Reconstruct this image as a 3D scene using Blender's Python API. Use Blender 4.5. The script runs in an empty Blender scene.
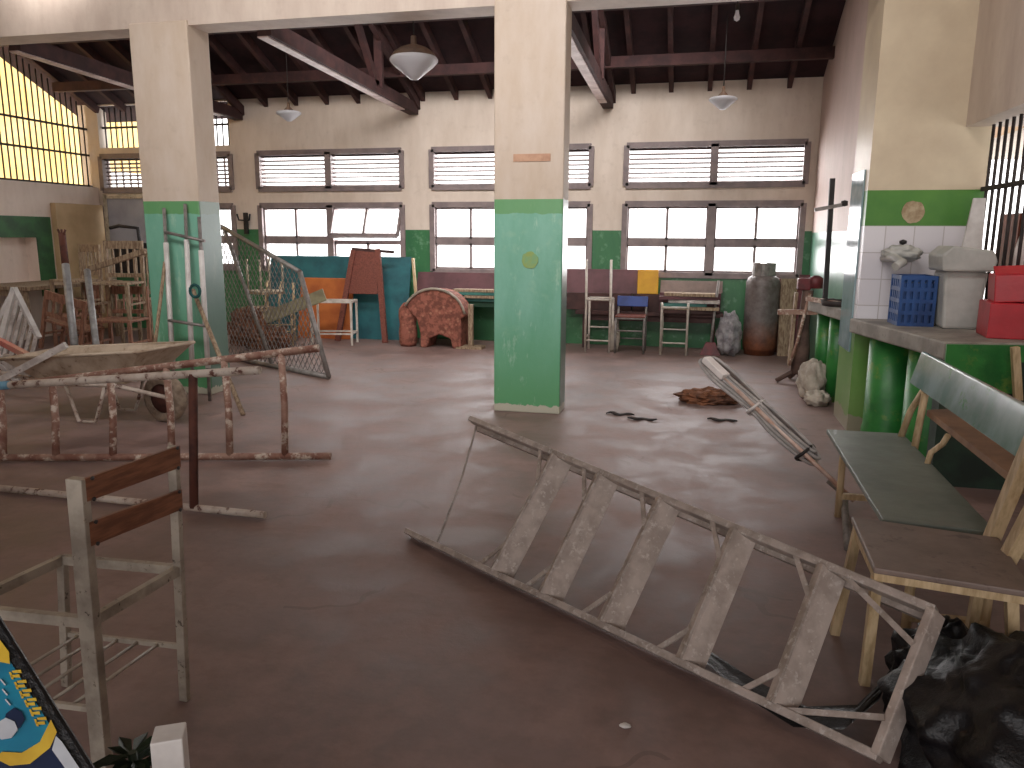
import bpy, bmesh, math, random
from mathutils import Vector, Matrix, noise
random.seed(7)
C = bpy.context.scene.collection
PI = math.pi
V = Vector

# ---------------------------------------------------------------- camera model
YAW, PIT, ROL, FPX, CH = -0.2275056, 0.1881693, 0.0054074, 770.63, 1.5
cf = V((math.sin(YAW)*math.cos(PIT), math.cos(YAW)*math.cos(PIT), -math.sin(PIT)))
_r = V((math.cos(YAW), -math.sin(YAW), 0)); _u = _r.cross(cf)
cr = math.cos(ROL)*_r + math.sin(ROL)*_u
cu = -math.sin(ROL)*_r + math.cos(ROL)*_u
def ray(x, y):
    return cr*((x-512)/FPX) - cu*((y-384)/FPX) + cf
def fl(x, y, z=0.0):
    d = ray(x, y); t = (z-CH)/d.z; return V((t*d.x, t*d.y, z))
def oY(x, y, Y):
    d = ray(x, y); t = Y/d.y; return V((t*d.x, Y, CH+t*d.z))
def oX(x, y, X):
    d = ray(x, y); t = X/d.x; return V((X, t*d.y, CH+t*d.z))
def pxx(P):
    v = P - V((0, 0, CH)); w = v.dot(cf); return 512+FPX*v.dot(cr)/w
cam = bpy.data.cameras.new('camera'); camo = bpy.data.objects.new('camera', cam); C.objects.link(camo)
m = Matrix.Identity(4)
for i in range(3):
    m[i][0] = cr[i]; m[i][1] = cu[i]; m[i][2] = -cf[i]
m[2][3] = CH
camo.matrix_world = m
cam.sensor_width = 36; cam.lens = FPX*36/1024; cam.clip_start = .05; cam.clip_end = 200
bpy.context.scene.camera = camo

# ---------------------------------------------------------------- materials
def srgb(r, g, b):
    f = lambda c: (c/255/12.92) if c/255 <= .04045 else ((c/255+.055)/1.055)**2.4
    return (f(r), f(g), f(b), 1)
class N:
    def __init__(s, name):
        s.m = bpy.data.materials.new(name); s.m.use_nodes = True
        s.t = s.m.node_tree; s.b = s.t.nodes['Principled BSDF']
        s.tc = s.t.nodes.new('ShaderNodeTexCoord')
    def new(s, k, **kw):
        n = s.t.nodes.new(k)
        for a, b in kw.items(): setattr(n, a, b)
        return n
    def link(s, a, b): s.t.links.new(a, b)
    def noise(s, scale, detail=4, rough=.6, vec=None):
        n = s.new('ShaderNodeTexNoise'); n.inputs['Scale'].default_value = scale
        n.inputs['Detail'].default_value = detail; n.inputs['Roughness'].default_value = rough
        s.link(vec or s.tc.outputs['Object'], n.inputs['Vector']); return n.outputs['Fac']
    def ramp(s, fac, lo, hi):
        n = s.new('ShaderNodeMapRange'); n.inputs['From Min'].default_value = lo; n.inputs['From Max'].default_value = hi
        s.link(fac, n.inputs['Value']); return n.outputs['Result']
    def mix(s, fac, a, b):
        n = s.new('ShaderNodeMix', data_type='RGBA')
        if isinstance(fac, (int, float)): n.inputs['Factor'].default_value = fac
        else: s.link(fac, n.inputs['Factor'])
        for v, k in ((a, 6), (b, 7)):
            if isinstance(v, tuple): n.inputs[k].default_value = v
            else: s.link(v, n.inputs[k])
        return n.outputs[2]
    def math(s, op, a, b=None):
        n = s.new('ShaderNodeMath', operation=op)
        for v, k in ((a, 0), (b, 1)):
            if v is None: continue
            if isinstance(v, (int, float)): n.inputs[k].default_value = v
            else: s.link(v, n.inputs[k])
        return n.outputs[0]
    def sep(s):
        n = s.new('ShaderNodeSeparateXYZ'); s.link(s.tc.outputs['Object'], n.inputs[0]); return n.outputs
    def bump(s, h, st=.3, d=.02):
        n = s.new('ShaderNodeBump'); n.inputs['Strength'].default_value = st; n.inputs['Distance'].default_value = d
        s.link(h, n.inputs['Height']); s.link(n.outputs[0], s.b.inputs['Normal'])
    def done(s, col, rough=.6, metal=0.0):
        if isinstance(col, tuple): s.b.inputs['Base Color'].default_value = col
        else: s.link(col, s.b.inputs['Base Color'])
        if isinstance(rough, (int, float)): s.b.inputs['Roughness'].default_value = rough
        else: s.link(rough, s.b.inputs['Roughness'])
        s.b.inputs['Metallic'].default_value = metal
        return s.m
def mat(name, c, c2=None, scale=6, lo=.4, hi=.62, rough=.6, metal=0.0, bump=.12, c3=None, s3=18, lo3=.55, hi3=.62, stretch=None):
    n = N(name); vec = None
    if stretch:
        mp = n.new('ShaderNodeMapping'); mp.inputs['Scale'].default_value = stretch
        n.link(n.tc.outputs['Object'], mp.inputs[0]); vec = mp.outputs[0]
    if c2 is None: c2 = tuple(x*.72 for x in c[:3])+(1,)
    f = n.noise(scale, vec=vec)
    col = n.mix(n.ramp(f, lo, hi), c, c2)
    if c3: col = n.mix(n.ramp(n.noise(s3, 5, .7, vec=vec), lo3, hi3), col, c3)
    if bump: n.bump(n.noise(scale*5, 5, .7, vec=vec), bump)
    return n.done(col, rough, metal)
M = {}
RUST = srgb(92, 52, 38)
M['cream_metal'] = mat('cream_metal', srgb(205, 193, 172), srgb(170, 158, 138), 9, c3=RUST, s3=22, lo3=.62, hi3=.7, rough=.5)
M['white_metal'] = mat('white_metal', srgb(206, 198, 192), srgb(165, 155, 148), 9, c3=srgb(105, 70, 55), s3=26, lo3=.6, hi3=.67, rough=.5)
M['chair_metal'] = mat('chair_metal', srgb(176, 166, 152), srgb(140, 130, 118), 9, c3=srgb(70, 56, 46), s3=30, lo3=.62, hi3=.68, rough=.5)
M['rust_pipe'] = mat('rust_pipe', srgb(126, 86, 72), srgb(158, 126, 110), 8, c3=srgb(205, 190, 175), s3=14, lo3=.52, hi3=.62, rough=.7)
M['rust_dark'] = mat('rust_dark', srgb(98, 56, 44), srgb(72, 42, 36), 10, rough=.8)
M['rust_white'] = mat('rust_white', srgb(206, 194, 182), srgb(172, 152, 138), 8, c3=RUST, s3=16, lo3=.55, hi3=.63, rough=.6)
M['alu'] = mat('alu', srgb(184, 171, 163), srgb(152, 140, 131), 14, c3=srgb(196, 188, 182), s3=40, lo3=.55, hi3=.62, rough=.5, metal=.15)
M['alu_tread'] = mat('alu_tread', srgb(188, 174, 165), srgb(164, 150, 141), 12, c3=srgb(200, 190, 182), s3=36, lo3=.56, hi3=.64, rough=.55)
M['grey_pipe'] = mat('grey_pipe', srgb(160, 160, 160), srgb(130, 128, 126), 10, rough=.4, metal=.2)
M['galv'] = mat('galv', srgb(146, 140, 136), srgb(118, 112, 108), 12, rough=.5, metal=.3)
M['wood_red'] = mat('wood_red', srgb(130, 72, 58), srgb(102, 54, 44), 4, rough=.55, stretch=(14, 1.5, 14))
M['wood_slat'] = mat('wood_slat', srgb(140, 92, 66), srgb(108, 66, 46), 5, rough=.5, stretch=(14, 1.5, 14))
M['wood_pale'] = mat('wood_pale', srgb(208, 184, 146), srgb(176, 150, 112), 5, rough=.55, stretch=(8, 8, 1.5))
M['wood_dark'] = mat('wood_dark', srgb(78, 50, 46), srgb(58, 36, 34), 5, rough=.7)
M['wood_old'] = mat('wood_old', srgb(168, 148, 122), srgb(122, 98, 78), 6, rough=.75, stretch=(8, 8, 2))
M['roof_wood'] = mat('roof_wood', srgb(74, 44, 42), srgb(54, 32, 32), 5, rough=.8)
M['roof_dark'] = mat('roof_dark', srgb(54, 28, 32), srgb(38, 20, 24), 4, rough=.9)
M['chord_lit'] = mat('chord_lit', srgb(225, 208, 204), srgb(188, 166, 162), 5, rough=.5)
M['teal_board'] = mat('teal_board', srgb(38, 104, 110), srgb(28, 82, 90), 3, rough=.5)
M['orange_board'] = mat('orange_board', srgb(190, 108, 50), srgb(165, 86, 38), 3, rough=.6)
M['maroon_board'] = mat('maroon_board', srgb(102, 62, 66), srgb(82, 48, 52), 3, rough=.6)
M['yellow_plastic'] = mat('yellow_plastic', srgb(225, 170, 40), srgb(205, 148, 30), 3, rough=.4)
M['blue_plastic'] = mat('blue_plastic', srgb(28, 62, 138), srgb(20, 46, 110), 3, rough=.4)
M['crate_blue'] = mat('crate_blue', srgb(34, 78, 138), srgb(24, 58, 108), 4, rough=.45)
M['red_box'] = mat('red_box', srgb(186, 36, 46), srgb(160, 28, 38), 3, rough=.35)
M['red_paint'] = mat('red_paint', srgb(112, 42, 46), srgb(84, 38, 40), 8, rough=.5)
M['bench_green'] = mat('bench_green', srgb(118, 128, 120), srgb(100, 110, 102), 4, rough=.42, c3=srgb(112, 118, 110), s3=9, lo3=.5, hi3=.7)
M['bench_gloss'] = mat('bench_gloss', srgb(132, 160, 154), srgb(92, 128, 116), 4, rough=.16, bump=.02, c3=srgb(60, 130, 70), s3=7, lo3=.6, hi3=.66)  # pale reflections painted into the green base colours
M['counter_green'] = mat('counter_green', srgb(52, 130, 58), srgb(36, 104, 48), 4, rough=.4, c3=srgb(104, 134, 58), s3=5, lo3=.56, hi3=.68)
M['concrete'] = mat('concrete', srgb(150, 144, 134), srgb(122, 116, 108), 5, rough=.65, c3=srgb(100, 94, 88), s3=16, lo3=.6, hi3=.7)
M['grey_plastic'] = mat('grey_plastic', srgb(190, 190, 184), srgb(168, 168, 162), 4, rough=.5)
M['white_plastic'] = mat('white_plastic', srgb(222, 218, 214), srgb(196, 190, 186), 5, rough=.5)
M['seat_brown'] = mat('seat_brown', srgb(132, 114, 105), srgb(114, 98, 90), 5, rough=.5, c3=srgb(92, 76, 70), s3=14, lo3=.58, hi3=.7)
M['sack'] = mat('sack', srgb(196, 186, 172), srgb(160, 148, 134), 7, rough=.8, bump=.6)
M['clear_bag'] = mat('clear_bag', srgb(176, 172, 174), srgb(120, 116, 120), 9, rough=.3, bump=.6)
M['black_plastic'] = mat('black_plastic', srgb(20, 20, 24), srgb(10, 10, 13), 6, rough=.38, bump=.35)
M['black_metal'] = mat('black_metal', srgb(40, 36, 36), srgb(26, 24, 24), 8, rough=.6)
M['iron_dark'] = mat('iron_dark', srgb(54, 46, 44), srgb(38, 32, 32), 8, rough=.7)
M['cyl_steel'] = None
M['barrow_tray'] = mat('barrow_tray', srgb(200, 184, 164), srgb(172, 152, 130), 6, rough=.8, c3=srgb(110, 82, 64), s3=12, lo3=.6, hi3=.7)
M['tyre'] = mat('tyre', srgb(150, 134, 116), srgb(112, 96, 82), 12, rough=.9)
M['cable'] = mat('cable', srgb(174, 168, 164), srgb(146, 142, 140), 10, rough=.5)
M['copper'] = mat('copper', srgb(190, 152, 134), srgb(214, 192, 180), 10, rough=.4, metal=.2)
M['beige_cab'] = mat('beige_cab', srgb(206, 178, 138), srgb(190, 162, 124), 2, rough=.6)
M['whiteboard'] = mat('whiteboard', srgb(168, 168, 174), srgb(150, 150, 158), 2, rough=.3)
M['glass_panel'] = mat('glass_panel', srgb(150, 172, 176), srgb(120, 146, 150), 3, rough=.12, bump=.02)
M['sill_wood'] = mat('frame_grey', srgb(142, 128, 126), srgb(124, 112, 112), 6, rough=.5)
M['lamp_cap'] = mat('lamp_cap', srgb(122, 96, 78), srgb(98, 76, 62), 6, rough=.5)
M['leaf'] = mat('leaf', srgb(36, 62, 38), srgb(24, 42, 28), 12, rough=.5)
M['dirt_brick'] = mat('dirt_brick', srgb(136, 88, 60), srgb(92, 62, 48), 8, rough=.9, bump=.6)
M['teal_rope'] = mat('teal_rope', srgb(20, 84, 84), None, 20, rough=.7)
M['tan_tape'] = mat('tan_tape', srgb(198, 158, 130), srgb(176, 134, 108), 9, rough=.7)
M['patch'] = mat('patch', srgb(186, 168, 138), srgb(150, 126, 96), 14, rough=.8)
M['yellow_patch'] = mat('yellow_patch', srgb(146, 166, 92), srgb(118, 168, 124), 12, rough=.5)
M['label_teal'] = mat('label_teal', srgb(26, 132, 162), srgb(20, 104, 140), 5, rough=.35, bump=0)
M['label_navy'] = mat('label_navy', srgb(14, 34, 70), None, 5, rough=.35, bump=0)
M['label_yellow'] = mat('label_yellow', srgb(226, 190, 60), srgb(206, 164, 44), 8, rough=.4, bump=0)
M['label_white'] = mat('label_white', srgb(200, 205, 212), srgb(178, 182, 190), 6, rough=.4, bump=0)
M['yellow_wall'] = mat('yellow_wall', srgb(232, 198, 132), srgb(222, 184, 112), 1.5, rough=.8)
M['brown_sheet'] = mat('brown_sheet', srgb(112, 60, 48), srgb(88, 46, 40), 3, rough=.7)

def mat_painted(name, low, low2, up, up2, zsplit, band=None, base=None):
    """wall paint in two tones split at a height"""
    n = N(name); z = n.sep()[2]
    mp = n.new('ShaderNodeMapping'); mp.inputs['Scale'].default_value = (2.2, 2.2, .7)
    n.link(n.tc.outputs['Object'], mp.inputs[0])
    f = n.ramp(n.noise(1.6, 5, .65, mp.outputs[0]), .35, .68)
    g = n.ramp(n.noise(9, 4, .6), .58, .72)
    lowc = n.mix(f, low, low2); lowc = n.mix(n.math('MULTIPLY', g, .35), lowc, srgb(150, 190, 160))
    upc = n.mix(f, up, up2); upc = n.mix(n.math('MULTIPLY', g, .12), upc, srgb(140, 118, 98))
    if band:
        lowc = n.mix(n.ramp(z, .9, .15), lowc, srgb(96, 160, 112))
        g2 = n.ramp(n.noise(5, 4, .7, mp.outputs[0]), .6, .7); lowc = n.mix(n.math('MULTIPLY', g2, .5), lowc, srgb(176, 206, 184))
        zz = n.math('ADD', z, n.math('MULTIPLY', n.noise(7, 3), .05))
        lowc = n.mix(n.math('MULTIPLY', n.math('GREATER_THAN', zz, band+.03), .8), lowc, srgb(98, 152, 88))
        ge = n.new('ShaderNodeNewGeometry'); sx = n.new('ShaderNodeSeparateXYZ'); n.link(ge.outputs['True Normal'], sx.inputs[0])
        lowc = n.mix(n.math('MULTIPLY', n.math('GREATER_THAN', sx.outputs[0], .5), .75), lowc, srgb(112, 126, 124))  # grey shade painted on faces turned to the right
    if base:
        zb = n.math('ADD', z, n.math('MULTIPLY', n.noise(14, 3), -.1))
        lowc = n.mix(n.math('LESS_THAN', zb, base), lowc, srgb(188, 186, 168))
    col = n.mix(n.math('GREATER_THAN', z, zsplit), lowc, upc)
    ro = n.math('SUBTRACT', .62, n.math('MULTIPLY', n.math('LESS_THAN', z, zsplit), .3))
    n.bump(n.noise(26, 4, .6), .12, .01)
    return n.done(col, ro)
CREAM, CREAM2 = srgb(208, 193, 178), srgb(188, 170, 156)
M['wall_back'] = mat_painted('wall_back', srgb(66, 122, 78), srgb(52, 104, 70), srgb(222, 208, 194), srgb(206, 190, 174), 1.6)
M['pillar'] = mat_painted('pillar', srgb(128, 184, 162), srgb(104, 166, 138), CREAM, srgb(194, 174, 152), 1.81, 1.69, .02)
M['wall_right'] = mat_painted('wall_right', srgb(100, 146, 124), srgb(78, 126, 104), srgb(212, 190, 182), srgb(198, 178, 168), 1.58)
M['cream_wall'] = mat_painted('cream_wall', CREAM, CREAM2, CREAM, CREAM2, -5)
def mat_tiles():
    n = N('pilaster_paint'); s = n.sep(); z = s[2]
    br = n.new('ShaderNodeTexBrick'); br.offset = 0; br.inputs['Scale'].default_value = 1
    br.inputs['Brick Width'].default_value = .2; br.inputs['Row Height'].default_value = .2; br.inputs['Mortar Size'].default_value = .004
    br.inputs['Color1'].default_value = srgb(224, 222, 226); br.inputs['Color2'].default_value = srgb(214, 210, 214); br.inputs['Mortar'].default_value = srgb(186, 180, 180)
    cb = n.new('ShaderNodeCombineXYZ'); n.link(n.math('ADD', s[0], s[1]), cb.inputs[0]); n.link(z, cb.inputs[1]); n.link(cb.outputs[0], br.inputs['Vector'])
    f = n.ramp(n.noise(2.2, 5), .35, .68)
    col = n.mix(n.math('GREATER_THAN', z, 1.6), br.outputs['Color'], n.mix(f, srgb(84, 138, 52), srgb(62, 118, 44)))
    col = n.mix(n.math('GREATER_THAN', z, 1.86), col, n.mix(f, srgb(210, 194, 166), srgb(192, 174, 148)))
    col = n.mix(n.math('LESS_THAN', z, .88), col, n.mix(f, srgb(90, 140, 60), srgb(118, 150, 84)))
    col = n.mix(n.math('LESS_THAN', n.math('ADD', z, n.math('MULTIPLY', n.noise(6, 4), -.18)), .04), col, srgb(146, 140, 118))
    return n.done(col, .4)
M['pilaster'] = mat_tiles()
def mat_floor():
    n = N('floor_concrete')
    a = n.ramp(n.noise(.55, 6, .62), .38, .66); b = n.ramp(n.noise(2.3, 6, .65), .42, .66); c = n.ramp(n.noise(11, 5, .65), .5, .75)
    mp = n.new('ShaderNodeMapping'); mp.inputs['Scale'].default_value = (.5, 1.6, 1); n.link(n.tc.outputs['Object'], mp.inputs[0])
    d = n.ramp(n.noise(1.5, 5, .7, mp.outputs[0]), .55, .72)
    col = n.mix(a, srgb(130, 108, 103), srgb(106, 86, 80)); col = n.mix(n.math('MULTIPLY', b, .55), col, srgb(172, 144, 136))
    col = n.mix(n.math('MULTIPLY', c, .35), col, srgb(104, 80, 70)); col = n.mix(n.math('MULTIPLY', d, .6), col, srgb(112, 86, 76))
    vo = n.new('ShaderNodeTexVoronoi', feature='DISTANCE_TO_EDGE'); vo.inputs['Scale'].default_value = .8
    ad = n.new('ShaderNodeVectorMath', operation='ADD'); nz = n.new('ShaderNodeTexNoise'); nz.inputs['Scale'].default_value = 2
    n.link(n.tc.outputs['Object'], nz.inputs['Vector']); n.link(n.tc.outputs['Object'], ad.inputs[0]); n.link(nz.outputs['Color'], ad.inputs[1]); n.link(ad.outputs[0], vo.inputs['Vector'])
    cr_ = n.math('MULTIPLY', n.math('LESS_THAN', vo.outputs['Distance'], .012), n.math('GREATER_THAN', n.noise(.9), .56))
    col = n.mix(n.math('MULTIPLY', cr_, .3), col, srgb(74, 56, 50))
    n.bump(n.noise(7, 6, .7), .25, .01)
    ro = n.math('ADD', .5, n.math('MULTIPLY', b, .25))
    return n.done(col, ro)
M['floor'] = mat_floor()
def mat_cyl():
    n = N('gas_cylinder_steel'); z = n.sep()[2]
    f = n.ramp(n.noise(8, 5, .7), .4, .65)
    col = n.mix(f, srgb(128, 120, 118), srgb(98, 88, 84))
    k = n.ramp(n.math('ADD', z, n.math('MULTIPLY', n.noise(7), .35)), .65, .3)
    col = n.mix(k, col, n.mix(f, srgb(140, 84, 56), srgb(104, 62, 46)))
    return n.done(col, .5, .2)
M['cyl_steel'] = mat_cyl()
def mat_fabric():
    n = N('patterned_upholstery')
    vo = n.new('ShaderNodeTexVoronoi'); vo.inputs['Scale'].default_value = 13; n.link(n.tc.outputs['Object'], vo.inputs['Vector'])
    f = n.ramp(n.noise(16, 3, .6), .45, .58)
    col = n.mix(f, srgb(150, 92, 76), srgb(112, 66, 54)); col = n.mix(n.math('MULTIPLY', n.ramp(vo.outputs['Distance'], .3, .15), .45), col, srgb(186, 132, 106))
    return n.done(col, .9)
M['fabric'] = mat_fabric()
def mat_glass():
    n = N('window_glass'); t = n.t
    tr = n.new('ShaderNodeBsdfTransparent'); tr.inputs[0].default_value = (.97, .97, .98, 1)
    gl = n.new('ShaderNodeBsdfGlossy'); gl.inputs['Roughness'].default_value = .05
    mx = n.new('ShaderNodeMixShader'); mx.inputs[0].default_value = .06
    n.link(tr.outputs[0], mx.inputs[1]); n.link(gl.outputs[0], mx.inputs[2])
    n.link(mx.outputs[0], t.nodes['Material Output'].inputs['Surface']); return n.m
M['glass'] = mat_glass()
def mat_lampglass(name, c, tr):
    n = N(name); n.b.inputs['Transmission Weight'].default_value = 0
    n.b.inputs['Subsurface Weight'].default_value = .0
    td = n.new('ShaderNodeBsdfTranslucent'); td.inputs[0].default_value = c
    mx = n.new('ShaderNodeMixShader'); mx.inputs[0].default_value = tr
    n.link(n.b.outputs[0], mx.inputs[1]); n.link(td.outputs[0], mx.inputs[2]); n.link(mx.outputs[0], n.t.nodes['Material Output'].inputs['Surface'])
    n.done(c, .25); return n.m
M['lamp_glass'] = mat_lampglass('lamp_glass', srgb(240, 240, 244), .5)

# ---------------------------------------------------------------- mesh builder
class MB:
    def __init__(s, T=None):
        s.v = []; s.f = []; s.T = T; s.sm = []
    def add(s, vs, fs, smooth=False):
        o = len(s.v)
        for p in vs:
            p = V(p); s.v.append(s.T @ p if s.T else p)
        for f in fs:
            s.f.append([i+o for i in f]); s.sm.append(smooth)
        return s
    def box(s, a, b):
        x0, y0, z0 = a; x1, y1, z1 = b
        return s.add([(x0,y0,z0),(x1,y0,z0),(x1,y1,z0),(x0,y1,z0),(x0,y0,z1),(x1,y0,z1),(x1,y1,z1),(x0,y1,z1)],
                     [(0,3,2,1),(4,5,6,7),(0,1,5,4),(1,2,6,5),(2,3,7,6),(3,0,4,7)])
    def obox(s, c, ax, ay, az):   # centre and three half axes
        c, ax, ay, az = V(c), V(ax), V(ay), V(az)
        vs = [c+ax*i+ay*j+az*k for k in (-1, 1) for i, j in ((-1,-1),(1,-1),(1,1),(-1,1))]
        return s.add(vs, [(0,3,2,1),(4,5,6,7),(0,1,5,4),(1,2,6,5),(2,3,7,6),(3,0,4,7)])
    def bar(s, p, q, w, h=None, up=(0,0,1)):
        p, q = V(p), V(q); h = h or w; d = (q-p).normalized(); up = V(up)
        if abs(d.dot(up.normalized())) > .97: up = V((1, 0, 0)) if abs(d.x) < .9 else V((0, 1, 0))
        x = d.cross(up).normalized(); y = x.cross(d)
        return s.obox((p+q)/2, x*w/2, (q-p)/2, y*h/2)
    def tube(s, pts, r, n=8, closed=False, cap=True, rs=None):
        pts = [V(p) for p in pts]; m_ = len(pts); vs = []; prev = None
        for i, p in enumerate(pts):
            if closed: d = pts[(i+1) % m_]-pts[i-1]
            else: d = pts[min(i+1, m_-1)]-pts[max(i-1, 0)]
            d.normalize()
            if prev is None:
                u = d.orthogonal().normalized()
            else:
                u = (prev - d*prev.dot(d)); u = u.normalized() if u.length > 1e-6 else d.orthogonal().normalized()
            prev = u; w = d.cross(u); rr = rs[i] if rs else r
            for k in range(n):
                a = 2*PI*k/n; vs.append(p+u*math.cos(a)*rr+w*math.sin(a)*rr)
        fs = []
        for i in range(m_ if closed else m_-1):
            j = (i+1) % m_
            for k in range(n):
                l = (k+1) % n; fs.append((i*n+k, i*n+l, j*n+l, j*n+k))
        s.add(vs, fs, True)
        if cap and not closed:
            o = len(s.v)-len(vs)
            s.f.append([o+k for k in range(n)][::-1]); s.sm.append(False)
            s.f.append([o+(m_-1)*n+k for k in range(n)]); s.sm.append(False)
        return s
    def lathe(s, prof, c=(0,0,0), n=24, axis=None, cap=True):
        c = V(c); vs = []; ax = V(axis).normalized() if axis else V((0,0,1))
        u = ax.orthogonal().normalized(); w = ax.cross(u)
        for r, z in prof:
            for k in range(n):
                a = 2*PI*k/n; vs.append(c+ax*z+(u*math.cos(a)+w*math.sin(a))*r)
        fs = []
        for i in range(len(prof)-1):
            for k in range(n):
                l = (k+1) % n; fs.append((i*n+k, i*n+l, (i+1)*n+l, (i+1)*n+k))
        s.add(vs, fs, True)
        o = len(s.v)-len(vs)
        if not cap: return s
        if prof[0][0] > 1e-4: s.f.append([o+k for k in range(n)][::-1]); s.sm.append(False)
        if prof[-1][0] > 1e-4: s.f.append([o+(len(prof)-1)*n+k for k in range(n)]); s.sm.append(False)
        return s
    def prism(s, poly, ext):      # planar polygon extruded by a vector
        n = len(poly); poly = [V(p) for p in poly]; e = V(ext)
        vs = poly+[p+e for p in poly]
        return s.add(vs, [tuple(range(n))[::-1], tuple(range(n, 2*n))]+[(i, (i+1) % n, (i+1) % n+n, i+n) for i in range(n)])
    def blob(s, c, r, amp=.25, freq=3., seed=0, n=20, mz=None, flat=False):
        c = V(c); vs = []; fs = []
        for i in range(n+1):
            th = PI*i/n
            for k in range(2*n):
                a = PI*k/n; d = V((math.sin(th)*math.cos(a), math.sin(th)*math.sin(a), math.cos(th)))
                q = 1+amp*(noise.noise(d*freq+V((seed, seed*1.7, 0)))+.5*noise.noise(d*freq*2.3+V((seed, 3, 0)))+.3*noise.noise(d*freq*5+V((1, seed, 3))))
                p = c+V((d.x*r[0], d.y*r[1], d.z*r[2]))*q
                if mz is not None and p.z < mz: p.z = mz
                vs.append(p)
        for i in range(n):
            for k in range(2*n):
                l = (k+1) % (2*n); fs.append((i*2*n+k, (i+1)*2*n+k, (i+1)*2*n+l, i*2*n+l))
        return s.add(vs, fs, not flat)
    def build(s, name, mt, parent=None, bevel=0):
        me = bpy.data.meshes.new(name); o = V((0,0,0))
        par = parent
        while par is not None: o += par.location; par = par.parent
        own = V((0,0,0))
        me.from_pydata([tuple(p-o) for p in s.v], [], s.f); me.update()
        me.polygons.foreach_set('use_smooth', s.sm); me.validate()
        bm = bmesh.new(); bm.from_mesh(me)
        bmesh.ops.recalc_face_normals(bm, faces=bm.faces); bm.to_mesh(me); bm.free()
        me.materials.append(M[mt] if isinstance(mt, str) else mt)
        ob = bpy.data.objects.new(name, me); C.objects.link(ob)
        if parent: ob.parent = parent
        if bevel:
            b = ob.modifiers.new('bevel', 'BEVEL'); b.width = bevel; b.segments = 2; b.limit_method = 'ANGLE'; b.angle_limit = .6
        return ob
    def solo(s, name, mt, label, cat, group=None, bevel=0, kind=None):
        """a thing that is one mesh: origin moved to the middle of its base"""
        xs = [p.x for p in s.v]; ys = [p.y for p in s.v]; zs = [p.z for p in s.v]
        b = V(((min(xs)+max(xs))/2, (min(ys)+max(ys))/2, min(zs)))
        s.v = [p-b for p in s.v]
        ob = s.build(name, mt, None, bevel); ob.location = b
        ob['label'] = label; ob['category'] = cat
        if group: ob['group'] = group
        if kind: ob['kind'] = kind
        return ob
def thing(name, label, cat, loc, group=None):
    o = bpy.data.objects.new(name, None); C.objects.link(o); o.location = V(loc); o.empty_display_size = .1
    o['label'] = label; o['category'] = cat
    if group: o['group'] = group
    return o
def struct(mb, name, mt, parent=None, bevel=0):
    ob = mb.build(name, mt, parent, bevel)
    if parent is None: ob['kind'] = 'structure'
    return ob
def T(loc, rz=0, rx=0, ry=0):
    return Matrix.Translation(V(loc)) @ Matrix.Rotation(rz, 4, 'Z') @ Matrix.Rotation(ry, 4, 'Y') @ Matrix.Rotation(rx, 4, 'X')
def lerp(a, b, t): return V(a)*(1-t)+V(b)*t

# ================================================================ SETTING
YC, YB, XL, XR = 6.4, 10.95, -9.4, 1.5
roofz = lambda y: 3.52+.45*(YB-y)
struct(MB().box((-9.7, -2.6, -.12), (3.2, 11.25, 0)), 'floor', 'floor')
# back wall with window openings
bays = [(-6.52, -4.2), (-3.74, -1.43), (-.95, 1.37), (-9.3, -6.98)]
holes = []
for a, b in bays: holes += [(a, b, 1.0, 1.96), (a, b, 2.2, 2.73)]
holes.append((-9.3, -6.98, 2.86, 3.5))
xs = sorted({-9.65, 1.75} | {h[0] for h in holes} | {h[1] for h in holes}); zs = sorted({0, 3.56} | {h[2] for h in holes} | {h[3] for h in holes})
mb = MB()
for i in range(len(xs)-1):
    for j in range(len(zs)-1):
        cx, cz = (xs[i]+xs[i+1])/2, (zs[j]+zs[j+1])/2
        if any(h[0] < cx < h[1] and h[2] < cz < h[3] for h in holes): continue
        mb.box((xs[i], YB, zs[j]), (xs[i+1], YB+.2, zs[j+1]))
struct(mb, 'wall_back', 'wall_back')
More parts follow.
